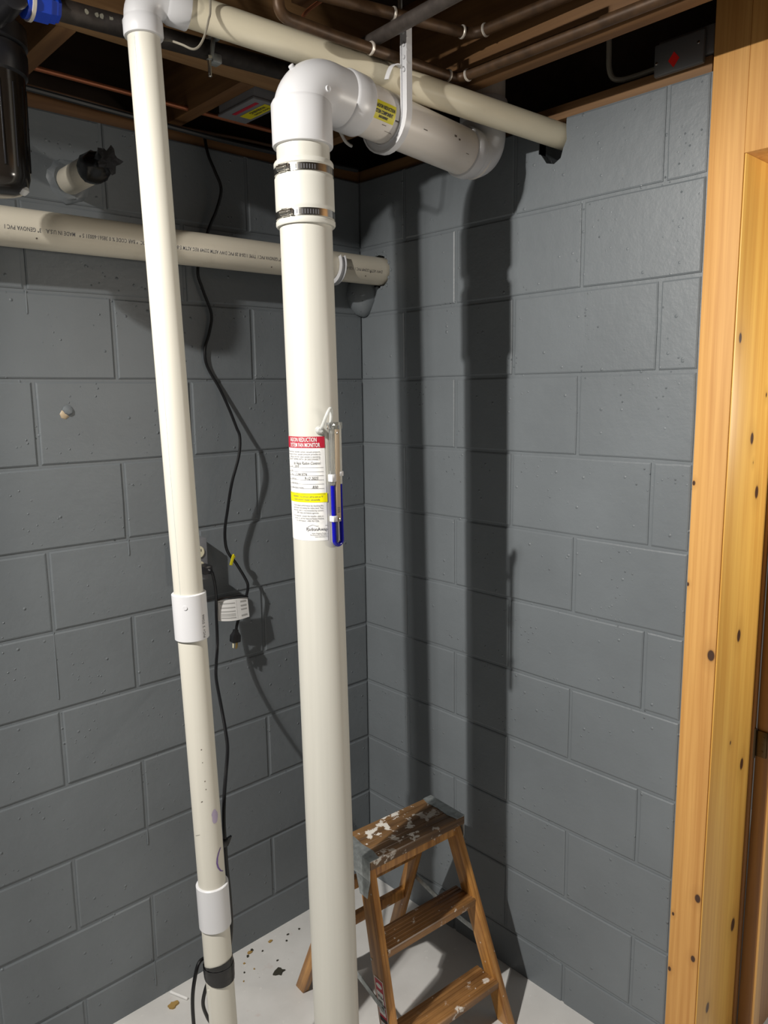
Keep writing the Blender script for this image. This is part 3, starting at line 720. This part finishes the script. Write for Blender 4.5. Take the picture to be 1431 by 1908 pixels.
# ------------------------------------------------------------------ power cords, outlet
CORD_A = [(-.5442,-.004,2.40),(-.5425,-.0200,2.3310),(-.5300,-.0300,2.2873),(-.5160,-.0350,2.2431),(-.5276,-.0280,2.1914),(-.5517,-.0200,2.1351),(-.5845,-.0140,2.0371),(-.5716,-.0120,1.9831),(-.5491,-.0120,1.9217),(-.5572,-.0100,1.8719),(-.5715,-.0080,1.8289),(-.5675,-.0080,1.7833),(-.5333,-.0120,1.7211),(-.5151,-.0250,1.6665),(-.5045,-.0400,1.6176),(-.5002,-.0500,1.5880),(-.5137,-.0620,1.5373),(-.5396,-.0620,1.4650),(-.5528,-.0550,1.3909),(-.5614,-.0500,1.3310),(-.5562,-.0480,1.2767),(-.5269,-.0450,1.2330),(-.4991,-.0450,1.1844),(-.4912,-.0450,1.1607),(-.4979,-.0450,1.1334),(-.5175,-.0470,1.0900),(-.5331,-.0500,1.0654),(-.5430,-.0520,1.0363)]
ca = thing('hanging_power_cord', 'black power cord hanging loose down the wall with a free plug and white paper tag', 'cord', (-.543, -.052, 1.0))
put('cable', MB().tube(CORD_A, .0041, 10, 6), M_BLACK, ca)
def plug(parent, p, d, name='plug', prongs=True):
    d = V(d).normalized(); x = V((1, 0, 0)); x = (x - d * x.dot(d)).normalized(); y = d.cross(x)
    FR = Matrix(((x.x, y.x, d.x, p[0]), (x.y, y.y, d.y, p[1]), (x.z, y.z, d.z, p[2]), (0, 0, 0, 1)))
    m = MB(); sec = lambda w_, h_: [(-w_, -h_), (w_, -h_), (w_, h_), (-w_, h_)]
    rows = [(-.008, .0055, .0055), (-.002, .0062, .006), (.002, .0085, .007), (.009, .0125, .009), (.026, .0125, .0095), (.0285, .0112, .0085)]
    vs = [FR @ V((a, b, t)) for t, w_, h_ in rows for a, b in sec(w_, h_)]; n = len(rows)
    fs = [(j * 4 + k, j * 4 + (k + 1) % 4, (j + 1) * 4 + (k + 1) % 4, (j + 1) * 4 + k) for j in range(n - 1) for k in range(4)] + [(3, 2, 1, 0), tuple((n - 1) * 4 + k for k in range(4))]
    m.add(vs, fs); m.box((-.001, -.0102, .004), (.001, .0102, .026), .0004, FR)
    o = put(name, m, M_DARKPL, parent, 25)
    if prongs:
        for s in (-.0063, .0063): put('prong', MB().box((s - .0008, -.0095 + .006, .028), (s + .0008, .003, .045), .0003, FR), M_BRASS if s > 0 else M_IVORY, o)
        put('prong', MB().cyl(FR @ V((0, .0055, .028)), FR @ V((0, .0055, .047)), .0024, 10, .0008), M_BRASS, o)
plug(ca, (-.5430, -.0520, 1.0363), (-.09, 0, -1))
# yellow tag
ty = put('yellow_flag', MB().tube([(-.5385, -.0465, 1.259), (-.534, -.0465, 1.252)], .0052, 10, 2).box((-.007, -.0006, -.026), (.002, .0006, 0), .0002, Matrix.Translation((-.5385, -.054, 1.257)) @ Matrix.Rotation(.35, 4, 'Y')), M_YELD, ca)
# white paper tag, slightly curved
def tagpt(u, v):   # u 0..1 left-right, v 0..1 bottom-top
    x = -.6045 + .1045 * u; z = 1.0845 + .0575 * v - .0105 * u * (1 if v > .5 else .9) - .004 * math.sin(math.pi * u) * (1 - v); y = -.060 + .006 * v - .006 * math.sin(math.pi * u)
    return V((x, y, z))
pt = MB(); nu = 10
for off in (0, .0006):
    patch(pt, lambda u, v: tagpt(u, v) + V((0, off, 0)), 0, 1, 0, 1, nu, 4)
tagm = put('paper_tag', pt, M_LABELW, ca); tagm['label'] = 'white printed paper tag'
pb = MB()
def bar(u0, u1, v0, v1): patch(pb, lambda u, v: tagpt(u, v) + V((0, -.0006, 0)), u0, u1, v0, v1, 4, 1)
for v_ in (.12, .42, .60, .80): bar(.12, .55, v_, v_ + .045); bar(.73, .93, v_ + .02, v_ + .085)
for v_ in (.22, .27, .32): bar(.12, .55, v_, v_ + .018)
bar(.6, .605, .05, .95); bar(.06, .2, .88, .91); bar(.05, .065, .05, .9)
put('tag_print', pb, plain('tag_grey', (.42, .42, .41), .6), tagm)
put('tag_tie', MB().tube([(-.603, -.058, 1.1425), (-.57, -.061, 1.146), (-.53, -.061, 1.143), (-.5005, -.056, 1.1335)], .0028, 8, 4), M_BLACK, ca)

ob = thing('outlet_box', 'surface-mounted ivory duplex outlet in a grey box behind the slim riser', 'outlet', (-.655, 0, 1.26))
put('box', MB().box((-.692, -.046, 1.205), (-.618, .0008, 1.322), .004), M_BOXGREY, ob)
put('cover_plate', MB().box((-.6915, -.0495, 1.2055), (-.6185, -.0462, 1.3215), .002), M_BOXGREY, ob)
for z in (1.285, 1.243):
    rc = put('receptacle', MB().lathe([(0, .0165), (.003, .0165), (.0042, .015)], (-.645, -.0490, z), (0, -1, 0), 26), M_IVORY, ob)
    put('slots', MB().box((-.6515, -.0536, z + .001), (-.6495, -.0528, z + .009)).box((-.6405, -.0536, z + .001), (-.6385, -.0528, z + .008)).cyl((-.645, -.0528, z - .007), (-.645, -.0536, z - .007), .0024, 10), M_INKB, rc)
put('screw', MB().lathe([(0, .003), (.001, .003), (.0016, .0015)], (-.645, -.0495, 1.264), (0, -1, 0), 10), M_STEEL, ob)

CORD_B = [(-.6367,-.0900,1.2405),(-.6281,-.0890,1.2269),(-.6115,-.0720,1.1759),(-.6085,-.0640,1.1127),(-.6221,-.0850,1.0284),(-.6539,-.1300,.9943),(-.6905,-.1900,.9757),(-.7319,-.2800,.9421),(-.7579,-.3400,.9068),(-.7807,-.3850,.8823),(-.8141,-.4300,.8508),(-.8352,-.4550,.8163),(-.8513,-.4750,.7662),(-.8563,-.4850,.7079),(-.8578,-.4900,.6587),(-.8569,-.4950,.5943),(-.8590,-.5000,.5359),(-.8655,-.5030,.4923),(-.8710,-.5020,.4650),(-.8730,-.4960,.4450),(-.8790,-.4880,.4330),(-.8950,-.4790,.4400),(-.9116,-.4760,.4600),(-.9336,-.4810,.4640),(-.9489,-.4870,.4374),(-.9594,-.4920,.3969),(-.9642,-.5000,.3425),(-.9620,-.5060,.25),(-.955,-.515,.12),(-.945,-.520,.03),(-.915,-.47,.006),(-.83,-.40,.006),(-.70,-.30,.006)]
cb = thing('pump_power_cord', 'black cord plugged into the ivory outlet and taped down the slim riser', 'cord', (-.636, -.09, 1.2385))
put('cable', MB().tube(CORD_B, .0042, 10, 5), M_BLACK, cb)
pl = MB(); pl.box((-.014, -.040, -.012), (.014, 0, .012), .004, Matrix.Translation((-.6430, -.0535, 1.2415))); pl.lathe([(0, .008), (.012, .0055)], (-.6405, -.086, 1.2405), (.35, -1, -.15), 12)
put('plug', pl, M_DARKPL, cb)
put('cable_tie', MB().box((-.8635, -.4905, .712), (-.8495, -.4765, .729), .003).prism([(-.8510, .729), (-.8400, .731), (-.8475, .716), (-.851, .713)], 1, -.488, -.482), M_DARKPL, cb)
CORD_D = [(-.8846,-.4780,.4250),(-.9053,-.4680,.3950),(-.9176,-.4660,.3657),(-.9206,-.4640,.3373),(-.9104,-.4620,.2991),(-.8984,-.4640,.2635),(-.8900,-.4700,.18),(-.886,-.478,.06),(-.884,-.484,.006)]
cd = put('float_switch_cord', MB().tube(CORD_D, .0042, 10, 5), M_BLACK); tag(cd, 'short black cord dropping from under the tape beside the slim riser', 'cord')

# ------------------------------------------------------------------ pipes and fittings under the joists
ip = thing('iron_pipe', 'dark iron water pipe along the joists with a blue union and a ground clamp', 'pipe', (-1.4, -.4335, 2.378))
def on_i(x): return V((x, -.4335, 2.372 + (x + 1.15) * .045))
put('pipe', MB().cyl(on_i(-1.136), on_i(-.32), .0185, 28), M_IRON, ip)
bu = MB(); q = on_i(-1.122); bu.lathe([(0, .024), (.003, .030), (.028, .030), (.031, .027), (.040, .027), (.043, .0235), (.047, .0235)], q, (1, 0, .04), 8)
put('union_nut', bu, M_BLUE, ip, 20)
put('blue_nipple', MB().lathe([(0, .024), (.002, .0285), (.010, .0285), (.012, .026)], on_i(-1.1335), (1, 0, .04), 20), M_BLUE, ip)
put('union_ring', MB().lathe([(0, .0315), (.006, .0315)], on_i(-1.1255), (1, 0, .04), 24), M_SOLDER, ip)
gc = MB(); g0 = on_i(-.772)
gc.box((g0.x - .011, g0.y - .026, g0.z - .030), (g0.x + .011, g0.y - .002, g0.z - .012), .003); gc.box((g0.x - .010, g0.y - .024, g0.z + .014), (g0.x + .010, g0.y + .018, g0.z + .024), .003)
gc.tube([(g0.x - .004, g0.y - .022, g0.z + .020), (g0.x - .012, g0.y - .030, g0.z), (g0.x - .016, g0.y - .030, g0.z - .022), (g0.x - .022, g0.y - .027, g0.z - .032)], .0045, 8, 4)
clampo = put('ground_clamp', gc, M_ZINC, ip)
put('clamp_bolt', MB().cyl((g0.x - .020, g0.y - .028, g0.z - .062), (g0.x - .020, g0.y - .028, g0.z - .024), .0038, 10, .001).cyl((g0.x - .020, g0.y - .028, g0.z - .030), (g0.x - .020, g0.y - .028, g0.z - .024), .007, 6), M_STEEL, clampo)
sp_ = MB()
for x in (-1.03, -1.012, -1.003, -.985, -.962): sp_.add([on_i(x) + V((.004 * math.cos(t), -.0188 * math.cos(.12 * math.sin(t)), .004 * math.sin(t) + random.uniform(-.002, .002))) for t in [k / 7 * 6.283 for k in range(7)]], [tuple(range(7))])
put('paint_spots', sp_, plain('spot_grey', (.2, .19, .15), .7), ip)['kind'] = 'stuff'

cx, cy = -1.153, -.284
fh = thing('water_filter', 'dark translucent water filter canister with a black ribbed cap hanging by the wall', 'filter', (cx, cy, 2.083))
put('bowl', MB().lathe([(0, .030), (.004, .044), (.014, .055), (.03, .0595), (.08, .061), (.20, .064), (.206, .064)], (cx, cy, 2.083), (0, 0, 1), 56), M_FILTER, fh)
put('cartridge', MB().cyl((cx, cy, 2.11), (cx, cy, 2.28), .034, 24), plain('brown_cartridge', (.05, .026, .01), .7, 0, .4, 30), fh)
for k in range(16):
    a = k / 16 * 6.283; put('bowl_rib', MB().cyl((cx + .0602 * math.cos(a), cy + .0602 * math.sin(a), 2.125), (cx + .0632 * math.cos(a), cy + .0632 * math.sin(a), 2.27), .0016, 6), M_DARKPL, fh)
put('collar', MB().lathe([(0, .064), (.004, .069), (.02, .071), (.04, .071), (.05, .068)], (cx, cy, 2.288), (0, 0, 1), 32), M_DARKPL, fh)
put('cap', MB().lathe([(0, .066), (.004, .0725), (.035, .0725), (.046, .06), (.049, .03)], (cx, cy, 2.3385), (0, 0, 1), 40), M_DARKPL, fh)
put('outlet_port', MB().lathe([(0, .018), (.06, .018), (.062, .0225), (.122, .0225), (.124, .018)], (cx, cy - .05, 2.3655), (0, -1, 0), 20), M_DARKPL, fh)
put('drain_tip', MB().lathe([(0, .004), (.003, .007), (.010, .010), (.016, .007)], (cx + .036, cy - .026, 2.083), (.3, -.2, 1), 14), M_LABELW, fh)

def cu_pipe(name, label, pts, r, rings, mat_=M_COPPER, cat='pipe', group=None, seg=16):
    t = thing(name, label, cat, pts[0], group)
    put('tube', MB().tube(pts, r, seg, 1, smooth=False), mat_, t)
    for a, d in rings:
        d = V(d).normalized(); put('solder_joint', MB().lathe([(-.003, r + .0002), (-.0015, r + .0022), (.0015, r + .0022), (.003, r + .0002)], a, d, 20), M_SOLDER, t)
    return t
def rounded(a, c, b, rr, n=6):
    a, c, b = V(a), V(c), V(b); d1_ = (a - c).normalized(); d2_ = (b - c).normalized(); out = [a]
    p0 = c + d1_ * rr; p1 = c + d2_ * rr
    for k in range(n + 1):
        t = k / n; out.append(p0 * (1 - t) ** 2 + c * 2 * t * (1 - t) + p1 * t * t)
    return out + [b]
c1 = V((-.287, -.709, 2.466))
cu1 = cu_pipe('copper_water_line', 'dull copper water line turning a corner high between the joists', rounded((-.82, -.580, 2.466), c1, (-.262, -1.25, 2.466), .028), .0115,
        [(c1 + V((-.533, .129, 0)).normalized() * k, (-.533, .129, 0)) for k in (.03, .20, .42)] + [(c1 + V((.025, -.541, 0)).normalized() * .032, (.025, -.541, 0))])
c2 = V((-.272, -.650, 2.398))
cu2 = cu_pipe('copper_water_line', 'dull copper water line hugging the joist just above the slim horizontal pipe', rounded((-.742, -.628, 2.62), (-.742, -.628, 2.398), (-.62, -.630, 2.398), .024) + rounded((-.50, -.637, 2.398), c2, (-.258, -1.25, 2.398), .026), .0112,
        [(c2 + V((-1, .05, 0)) * k, (-1, .05, 0)) for k in (.030, .155, .25)] + [(c2 + V((.01, -1, 0)) * .03, (.01, -1, 0))])
dk = cu_pipe('grey_iron_pipe', 'dark grey iron pipe crossing in front of the hanger strap', [(-.4925, -.552, 2.4285), (-.5080, -.985, 2.4285)], .0138, [], M_IRON_Y, seg=20)
dk.children[0].name = 'tube'
ct = put('copper_tube_run', MB().tube([(-1.5, -.10, 2.398), (-.90, -.10, 2.397), (-.60, -.10, 2.396), (-.25, -.10, 2.397)], .0055, 10, 2), M_COPPER_T); tag(ct, 'thin bare copper tube running below the joist ends along the wall', 'pipe')
rt = put('red_tube_stub', MB().tube([(-.590, -.485, 2.452), (-.596, -.50, 2.466), (-.608, -.54, 2.474), (-.612, -.62, 2.476)], .004, 8, 4), M_COPPER_T); tag(rt, 'short reddish tube bending up behind the slim horizontal pipe', 'pipe')
# cables lying on the sill
for pts, lab, r_, m_ in (([(-1.5, -.055, 2.366), (-1.1, -.05, 2.372), (-.8, -.045, 2.368), (-.5, -.04, 2.364), (-.2, -.045, 2.366), (-.05, -.05, 2.368)], 'dark flat cable lying along the sill above the wall', .0065, M_CABLEB),
                         ([(-1.3, -.03, 2.386), (-.9, -.036, 2.380), (-.65, -.03, 2.374), (-.42, -.028, 2.384), (-.2, -.04, 2.382)], 'thin brown cable looping above the sill', .004, plain('brown_cable', (.12, .06, .03), .6))):
    tag(put('sill_cable', MB().tube(pts, r_, 8, 5), m_), lab, 'cable')
wc = put('white_cable_end', MB().tube([(-.345, -.30, 2.388), (-.325, -.30, 2.362), (-.309, -.30, 2.343), (-.295, -.298, 2.337), (-.283, -.295, 2.336)], .0042, 8, 4), plain('white_cable', (.55, .54, .52), .5)); tag(wc, 'short white cable end poking below the joist beside the elbow', 'cable')
gw = put('ground_wire', MB().tube([(-.8360, -.5505, 2.60), (-.8385, -.5505, 2.4225), (-.8440, -.5500, 2.385), (-.8570, -.548, 2.348), (-.8733, -.545, 2.3300), (-.8900, -.53, 2.338), (-.8985, -.50, 2.352), (-.90, -.46, 2.365)], .0021, 8, 5), M_CABLE); tag(gw, 'thin tan ground wire looped under the slim horizontal pipe', 'wire')
hw_ = put('hanging_wire', MB().tube([(-.690, -.640, 2.48), (-.683, -.655, 2.462), (-.672, -.668, 2.455), (-.660, -.685, 2.462), (-.655, -.70, 2.49)], .0014, 6, 5), M_CABLE); tag(hw_, 'thin stray wire curl hanging below the ledger', 'wire')

# grey box on the joist with warning stickers
gb = thing('fan_switch_box', 'grey box with red and yellow stickers fixed against a joist', 'box', (-.585, -.26, 2.34))
put('body', MB().box((-.6025, -.330, 2.372), (-.528, -.180, 2.46), .003), M_BOXGREY, gb)
put('lid', MB().box((-.6045, -.332, 2.366), (-.526, -.178, 2.3718), .0015), M_BOXGREY, gb)
put('red_sticker', MB().box((-.588, -.315, 2.3653), (-.578, -.215, 2.3659)), M_RED, gb); ys = put('yellow_sticker', MB().box((-.566, -.320, 2.3653), (-.536, -.215, 2.3659)), M_YELD, gb)
yt = MB(); mapped(yt, text_mesh('WARNING', .014, .9, 'LEFT', 0, .0004), lambda a, b: V((-.562 + b, -.308 + a, 2.3650))); mapped(yt, text_mesh('SHOCK HAZARD', .009, .9, 'LEFT', 0, .0002), lambda a, b: V((-.548 + b, -.308 + a, 2.3650)))
put('lettering', yt, M_INKB, ys)

# steel junction box with red diamond
jb = thing('junction_box', 'dark steel junction box with red diamond mark, atop the wall by the door post', 'box', (.05, -1.03, 2.37))
put('body', MB().box((.0068, -1.104, 2.3890), (.075, -.981, 2.446), .003), M_GREYBOX, jb)
put('cover', MB().box((-.006, -1.0885, 2.3715), (.0066, -.978, 2.4375), .0045), M_GREYBOX, jb)
dm = MB().add([(-.0064, -1.0240 + a, 2.3950 + b) for a, b in ((0, .0165), (.0125, .001), (0, -.0150), (-.0125, .001))], [(0, 1, 2, 3)])
put('red_diamond', dm, M_REDDOT, jb, None)
for y, z in ((-.985, 2.399), (-1.077, 2.413)): put('screw', MB().lathe([(0, .003), (.001, .003), (.0016, .0015)], (-.0058, y, z), (-1, 0, 0), 10), M_STEEL, jb)
for z in (2.433, 2.419, 2.409): put('side_screw', MB().lathe([(0, .0045), (.003, .0045), (.004, .002)], (.020, -1.1045, z), (0, -1, 0), 10), M_STEEL, jb)
bc = put('box_cable', MB().tube([(.03, -.843, 2.62), (.03, -.8463, 2.48), (.03, -.8477, 2.442), (.032, -.8560, 2.418), (.035, -.8750, 2.408), (.036, -.9101, 2.4055), (.034, -.9645, 2.4055), (.032, -.9800, 2.4055)], .0062, 10, 5), M_CABLE); tag(bc, 'grey sheathed cable bending into the dark steel junction box', 'cable')

# ------------------------------------------------------------------ step ladder
ang = math.radians(-4); wv = V((math.cos(ang), math.sin(ang), 0)); fv = V((math.sin(ang), -math.cos(ang), 0))
O = V((-.350, -.581, 0))
lad = thing('step_ladder', 'short paint-spattered wooden step ladder standing in the corner', 'ladder', O)
lad.rotation_euler = (0, 0, ang)
def lput(name, mb, mat_, parent=lad, smooth=30):
    # geometry is given in ladder coordinates: x right, y to the back, z up
    o = bpy.data.objects.new(name, mb.mesh(name, smooth)); COL.objects.link(o); o.data.materials.append(mat_); o.parent = parent; return o
def rail(mb, a_top, b_top, h_top, a_bot, b_bot, th, dp_, bev=.003):
    # slanted board from top to floor: th along width, dp_ along depth
    vs = []
    for (a, b, h) in ((a_top, b_top, h_top), (a_bot, b_bot, 0)):
        for da, db in ((-th / 2, 0), (th / 2, 0), (th / 2, dp_), (-th / 2, dp_)): vs.append(V((a + da, -b + db, h)))
    bm = bmesh.new(); bv = [bm.verts.new(v) for v in vs]
    for f in ((0, 1, 2, 3), (7, 6, 5, 4), (0, 4, 5, 1), (1, 5, 6, 2), (2, 6, 7, 3), (3, 7, 4, 0)): bm.faces.new([bv[i] for i in f])
    bmesh.ops.bevel(bm, geom=bm.edges[:], offset=bev, segments=2, affect='EDGES', profile=.5); bm.verts.index_update()
    mb.add([v.co.copy() for v in bm.verts], [[v.index for v in f.verts] for f in bm.faces]); bm.free(); return mb
TH = .021
def aligned(o, d):
    # give the board its own frame with z along the grain
    q = V((0, 0, 1)).rotation_difference(d.normalized()).to_matrix().to_4x4(); o.data.transform(q.inverted()); o.matrix_local = q; return o
def front_a(h): return .1475 + (.190 - .1475) * (1 - h / .54)
def front_b(h): return .0 + .178 * (1 - h / .54)
rails = []
for s in (-1, 1):
    aligned(lput('front_rail', rail(MB(), s * .1475, .0, .54, s * .190, .178, TH, .052), M_LAD), V((s * (.1475 - .190), .178, .54)))
    aligned(lput('rear_leg', rail(MB(), s * .128, -.085, .535, s * .172, -.292, TH, .040), M_LAD), V((s * (.128 - .172), -.207, .535)))
def slab(w_, b0, b1, h0, h1, grooves, bev=.0025):
    m = MB(); prof = []
    d = b1 - b0; n = grooves; top = []
    for k in range(n):
        c = b0 + d * (k + 1) / (n + 1); top += [(c - .0022, h1), (c - .0012, h1 - .0016), (c + .0012, h1 - .0016), (c + .0022, h1)]
    poly = [(b0, h0), (b1, h0), (b1, h1 - bev), (b1 - bev, h1)] + [p for p in reversed(top)] + [(b0 + bev, h1), (b0, h1 - bev)]
    return m.prism(poly, 0, -w_, w_)
lput('top_step', slab(.1625, -.014, .125, .538, .560, 5), M_LADTOP)
lput('top_apron', MB().box((-.150, -.004, .508), (.150, .012, .5375), .002), M_LAD)
for h, dpt in ((.345, .075), (.130, .078)):
    wi = front_a(h) - TH / 2 + .0005
    lput('step', slab(wi, -front_b(h) - .003, -front_b(h) + dpt, h - .020, h, 6), M_LADSTEP)
    rd = lput('steel_rod', MB().cyl((-wi - .024, -front_b(h) + .035, h - .034), (wi + .024, -front_b(h) + .035, h - .034), .003, 10), M_ZINC)
for h in (.375, .205):
    t = (.535 - h) / .535; wi = .128 + .044 * t - TH / 2 + .001; b = .085 + .207 * t
    lput('rear_crossbar', MB().box((-wi, b + .010, h - .016), (wi, b + .030, h + .016), .003), M_LAD)
for s in (-1, 1):
    br = MB(); br.box((s * .1635 - .0012 - (.018 if s > 0 else -.018) * 0, -.012, .505), (s * .1635 + .0012, .122, .5605), .0006)
    br.prism([(s * .1648, -.0135), (s * .135, -.0135), (s * .128, .020), (s * .132, .060), (s * .128, .100), (s * .135, .1245), (s * .1648, .1245)], 2, .5602, .5616)
    br.prism([(-.012, .507), (.045, .507), (.030, .455), (-.002, .455)], 0, s * .1635 - .0012, s * .1635 + .0012)
    lput('metal_bracket', br, M_ZINC)
    yo = s * (.1905); h1_ = .215; b1_ = front_b(h1_); t2 = (.535 - .27) / .535
    A = V((s * (front_a(h1_) + .0125), -b1_ + .022, h1_)); Bq = V((s * (.128 + .044 * t2 + .0125), .085 + .207 * t2 + .016, .275))
    mid = (A + Bq) / 2 + V((0, 0, -.012))
    sb = MB()
    for p, q in ((A, mid), (mid, Bq)):
        d = (q - p); L = d.length; d.normalize(); x = V((1, 0, 0)); x = (x - d * x.dot(d)).normalized(); y = d.cross(x)
        FR = Matrix(((x.x, y.x, d.x, p.x), (x.y, y.y, d.y, p.y), (x.z, y.z, d.z, p.z), (0, 0, 0, 1))); sb.box((-.0012, -.0085, -.008), (.0012, .0085, L + .008), .0005, FR)
    for p in (A, mid, Bq): sb.cyl(p - V((.0035, 0, 0)), p + V((.0035, 0, 0)), .0055, 12)
    lput('spreader', sb, M_ZINC)
for s in (-1, 1):
    pst = V((s * (front_a(.13) - .008), -front_b(.13) + .035, .096))
    lput('corner_brace', MB().tube([pst + V((-s * .06, 0, .014)), pst + V((-s * .03, 0, -.004)), pst + V((s * .006, -.012, -.018))], .003, 8, 3), M_ZINC)
# red and white sticker on the left front rail (front edge face)
def lpt(u, v, off=.0009):   # u across the rail outer/front edge, v down the rail
    h = .30 - .20 * v; a = -front_a(h); b = front_b(h)
    return V((a - TH / 2 - off, -b + .006 + .036 * u, h))
def lpt(u, v, off=.0009):
    h = .278 - .150 * v; a = -front_a(h); b = front_b(h)
    return V((a - TH / 2 - off, -b + .045 - .036 * u, h))
stk = MB(); patch(stk, lambda u, v: lpt(u, v), 0, 1, 0, 1, 1, 8)
so = lput('rail_sticker', stk, plain('sticker_cream', (.78, .70, .62), .5)); so['label'] = 'red and white printed sticker'
def lsub(name, mb, m_): o = bpy.data.objects.new(name, mb.mesh(name, None)); COL.objects.link(o); o.data.materials.append(m_); o.parent = so
rd_ = MB(); patch(rd_, lambda u, v: lpt(u, v, .0013), .09, .91, .02, .98, 1, 8); lsub('sticker_red', rd_, plain('sticker_red', (.50, .022, .05), .5))
wh = MB(); patch(wh, lambda u, v: lpt(u, v, .0017), .16, .84, .19, .53, 1, 4); patch(wh, lambda u, v: lpt(u, v, .0017), .16, .84, .64, .86, 1, 4)
wh.add([lpt(.5 + .32 * math.cos(t), .105 + .035 * math.sin(t), .0017) for t in [k / 18 * 6.283 for k in range(18)]], [tuple(range(18))]); lsub('sticker_white', wh, M_LABELW)
ik = MB()
patch(ik, lambda u, v: lpt(u, v, .0018), .1, .9, .575, .63, 1, 1)
for body, v0, sz, u0 in (('W136-1', .285, .0095, .22), ('LADDER', .345, .006, .22), ('HOUSEHOLD', .385, .0055, .2), ('DUTY RATING', .425, .005, .2), ('3', .49, .006, .6), ('TYPE', .70, .006, .3)):
    tm = text_mesh(body, sz, .72, 'LEFT', 0, .0002); mapped(ik, tm, lambda a, b, v0=v0, u0=u0: lpt(u0 + a / .036, v0 - b / .150, .0021))
x_ = .30
while x_ < .72:
    wd = random.choice((.012, .02, .03)); patch(ik, lambda u, v: lpt(u, v, .0021), x_, x_ + wd, .745, .83, 1, 1); x_ += wd + random.choice((.012, .022))
lsub('sticker_print', ik, M_INKB)

# ------------------------------------------------------------------ the lamp that lights the corner: shaded bulb under the subfloor
lf = thing('ceiling_lamp', 'metal-shaded bulb lamp fixed under the subfloor boards', 'lamp', (-2.12, -.82, 2.62))
put('shade', MB().lathe([(0, .118), (.0, .120), (.06, .075), (.10, .032), (.124, .032), (.124, .030), (.098, .030), (.058, .073)], (-2.12, -.82, 2.5005), (0, 0, 1), 40, caps=False), M_ZINC, lf)
put('socket', MB().cyl((-2.12, -.82, 2.56), (-2.12, -.82, 2.624), .019, 20, .002), M_IVORY, lf)

# ------------------------------------------------------------------ bits on the floor
ws_ = put('plastic_stick', MB().cyl((-.787, -.010, .0045), (-.7635, -.068, .0045), .0042, 10, .001), M_LABELW); tag(ws_, 'short white plastic stick on the floor against the wall', 'stick')
def crumb(name, label, cat, c, size, m_, n=9, h=.004, group=None):
    pts = [(c[0] + size * random.uniform(.45, 1.15) * math.cos(k / n * 6.283), c[1] + size * random.uniform(.35, .9) * math.sin(k / n * 6.283)) for k in range(n)]
    o = put(name, MB().prism(pts, 2, .0004, h), m_, None, None); return tag(o, label, cat, group)
crumb('paint_flake', 'curled dark green flake lying near the rear ladder leg', 'flake', (-.513, -.162), .019, M_DEBRIS, 11, .005)
crumb('dry_leaf', 'crumpled yellow-brown leaf on the floor near the white stick', 'leaf', (-.804, -.058), .017, M_LEAF, 12, .006)
for k, (x, y, s_) in enumerate(((-.532, -.034, .010), (-.522, -.030, .008), (-.545, -.042, .007), (-.459, -.037, .008), (-.50, -.055, .004), (-.59, -.092, .004), (-.56, -.10, .003), (-.40, -.05, .005), (-.42, -.07, .004), (-.57, -.06, .005), (-.49, -.12, .004), (-.36, -.055, .005), (-.61, -.12, .003))):
    crumb('debris_crumb', 'small dark crumb of debris on the floor by the wall', 'debris', (x, y), s_, M_DEBRIS if k % 3 else M_LEAF, 7, .003, 'floor debris by the wall')
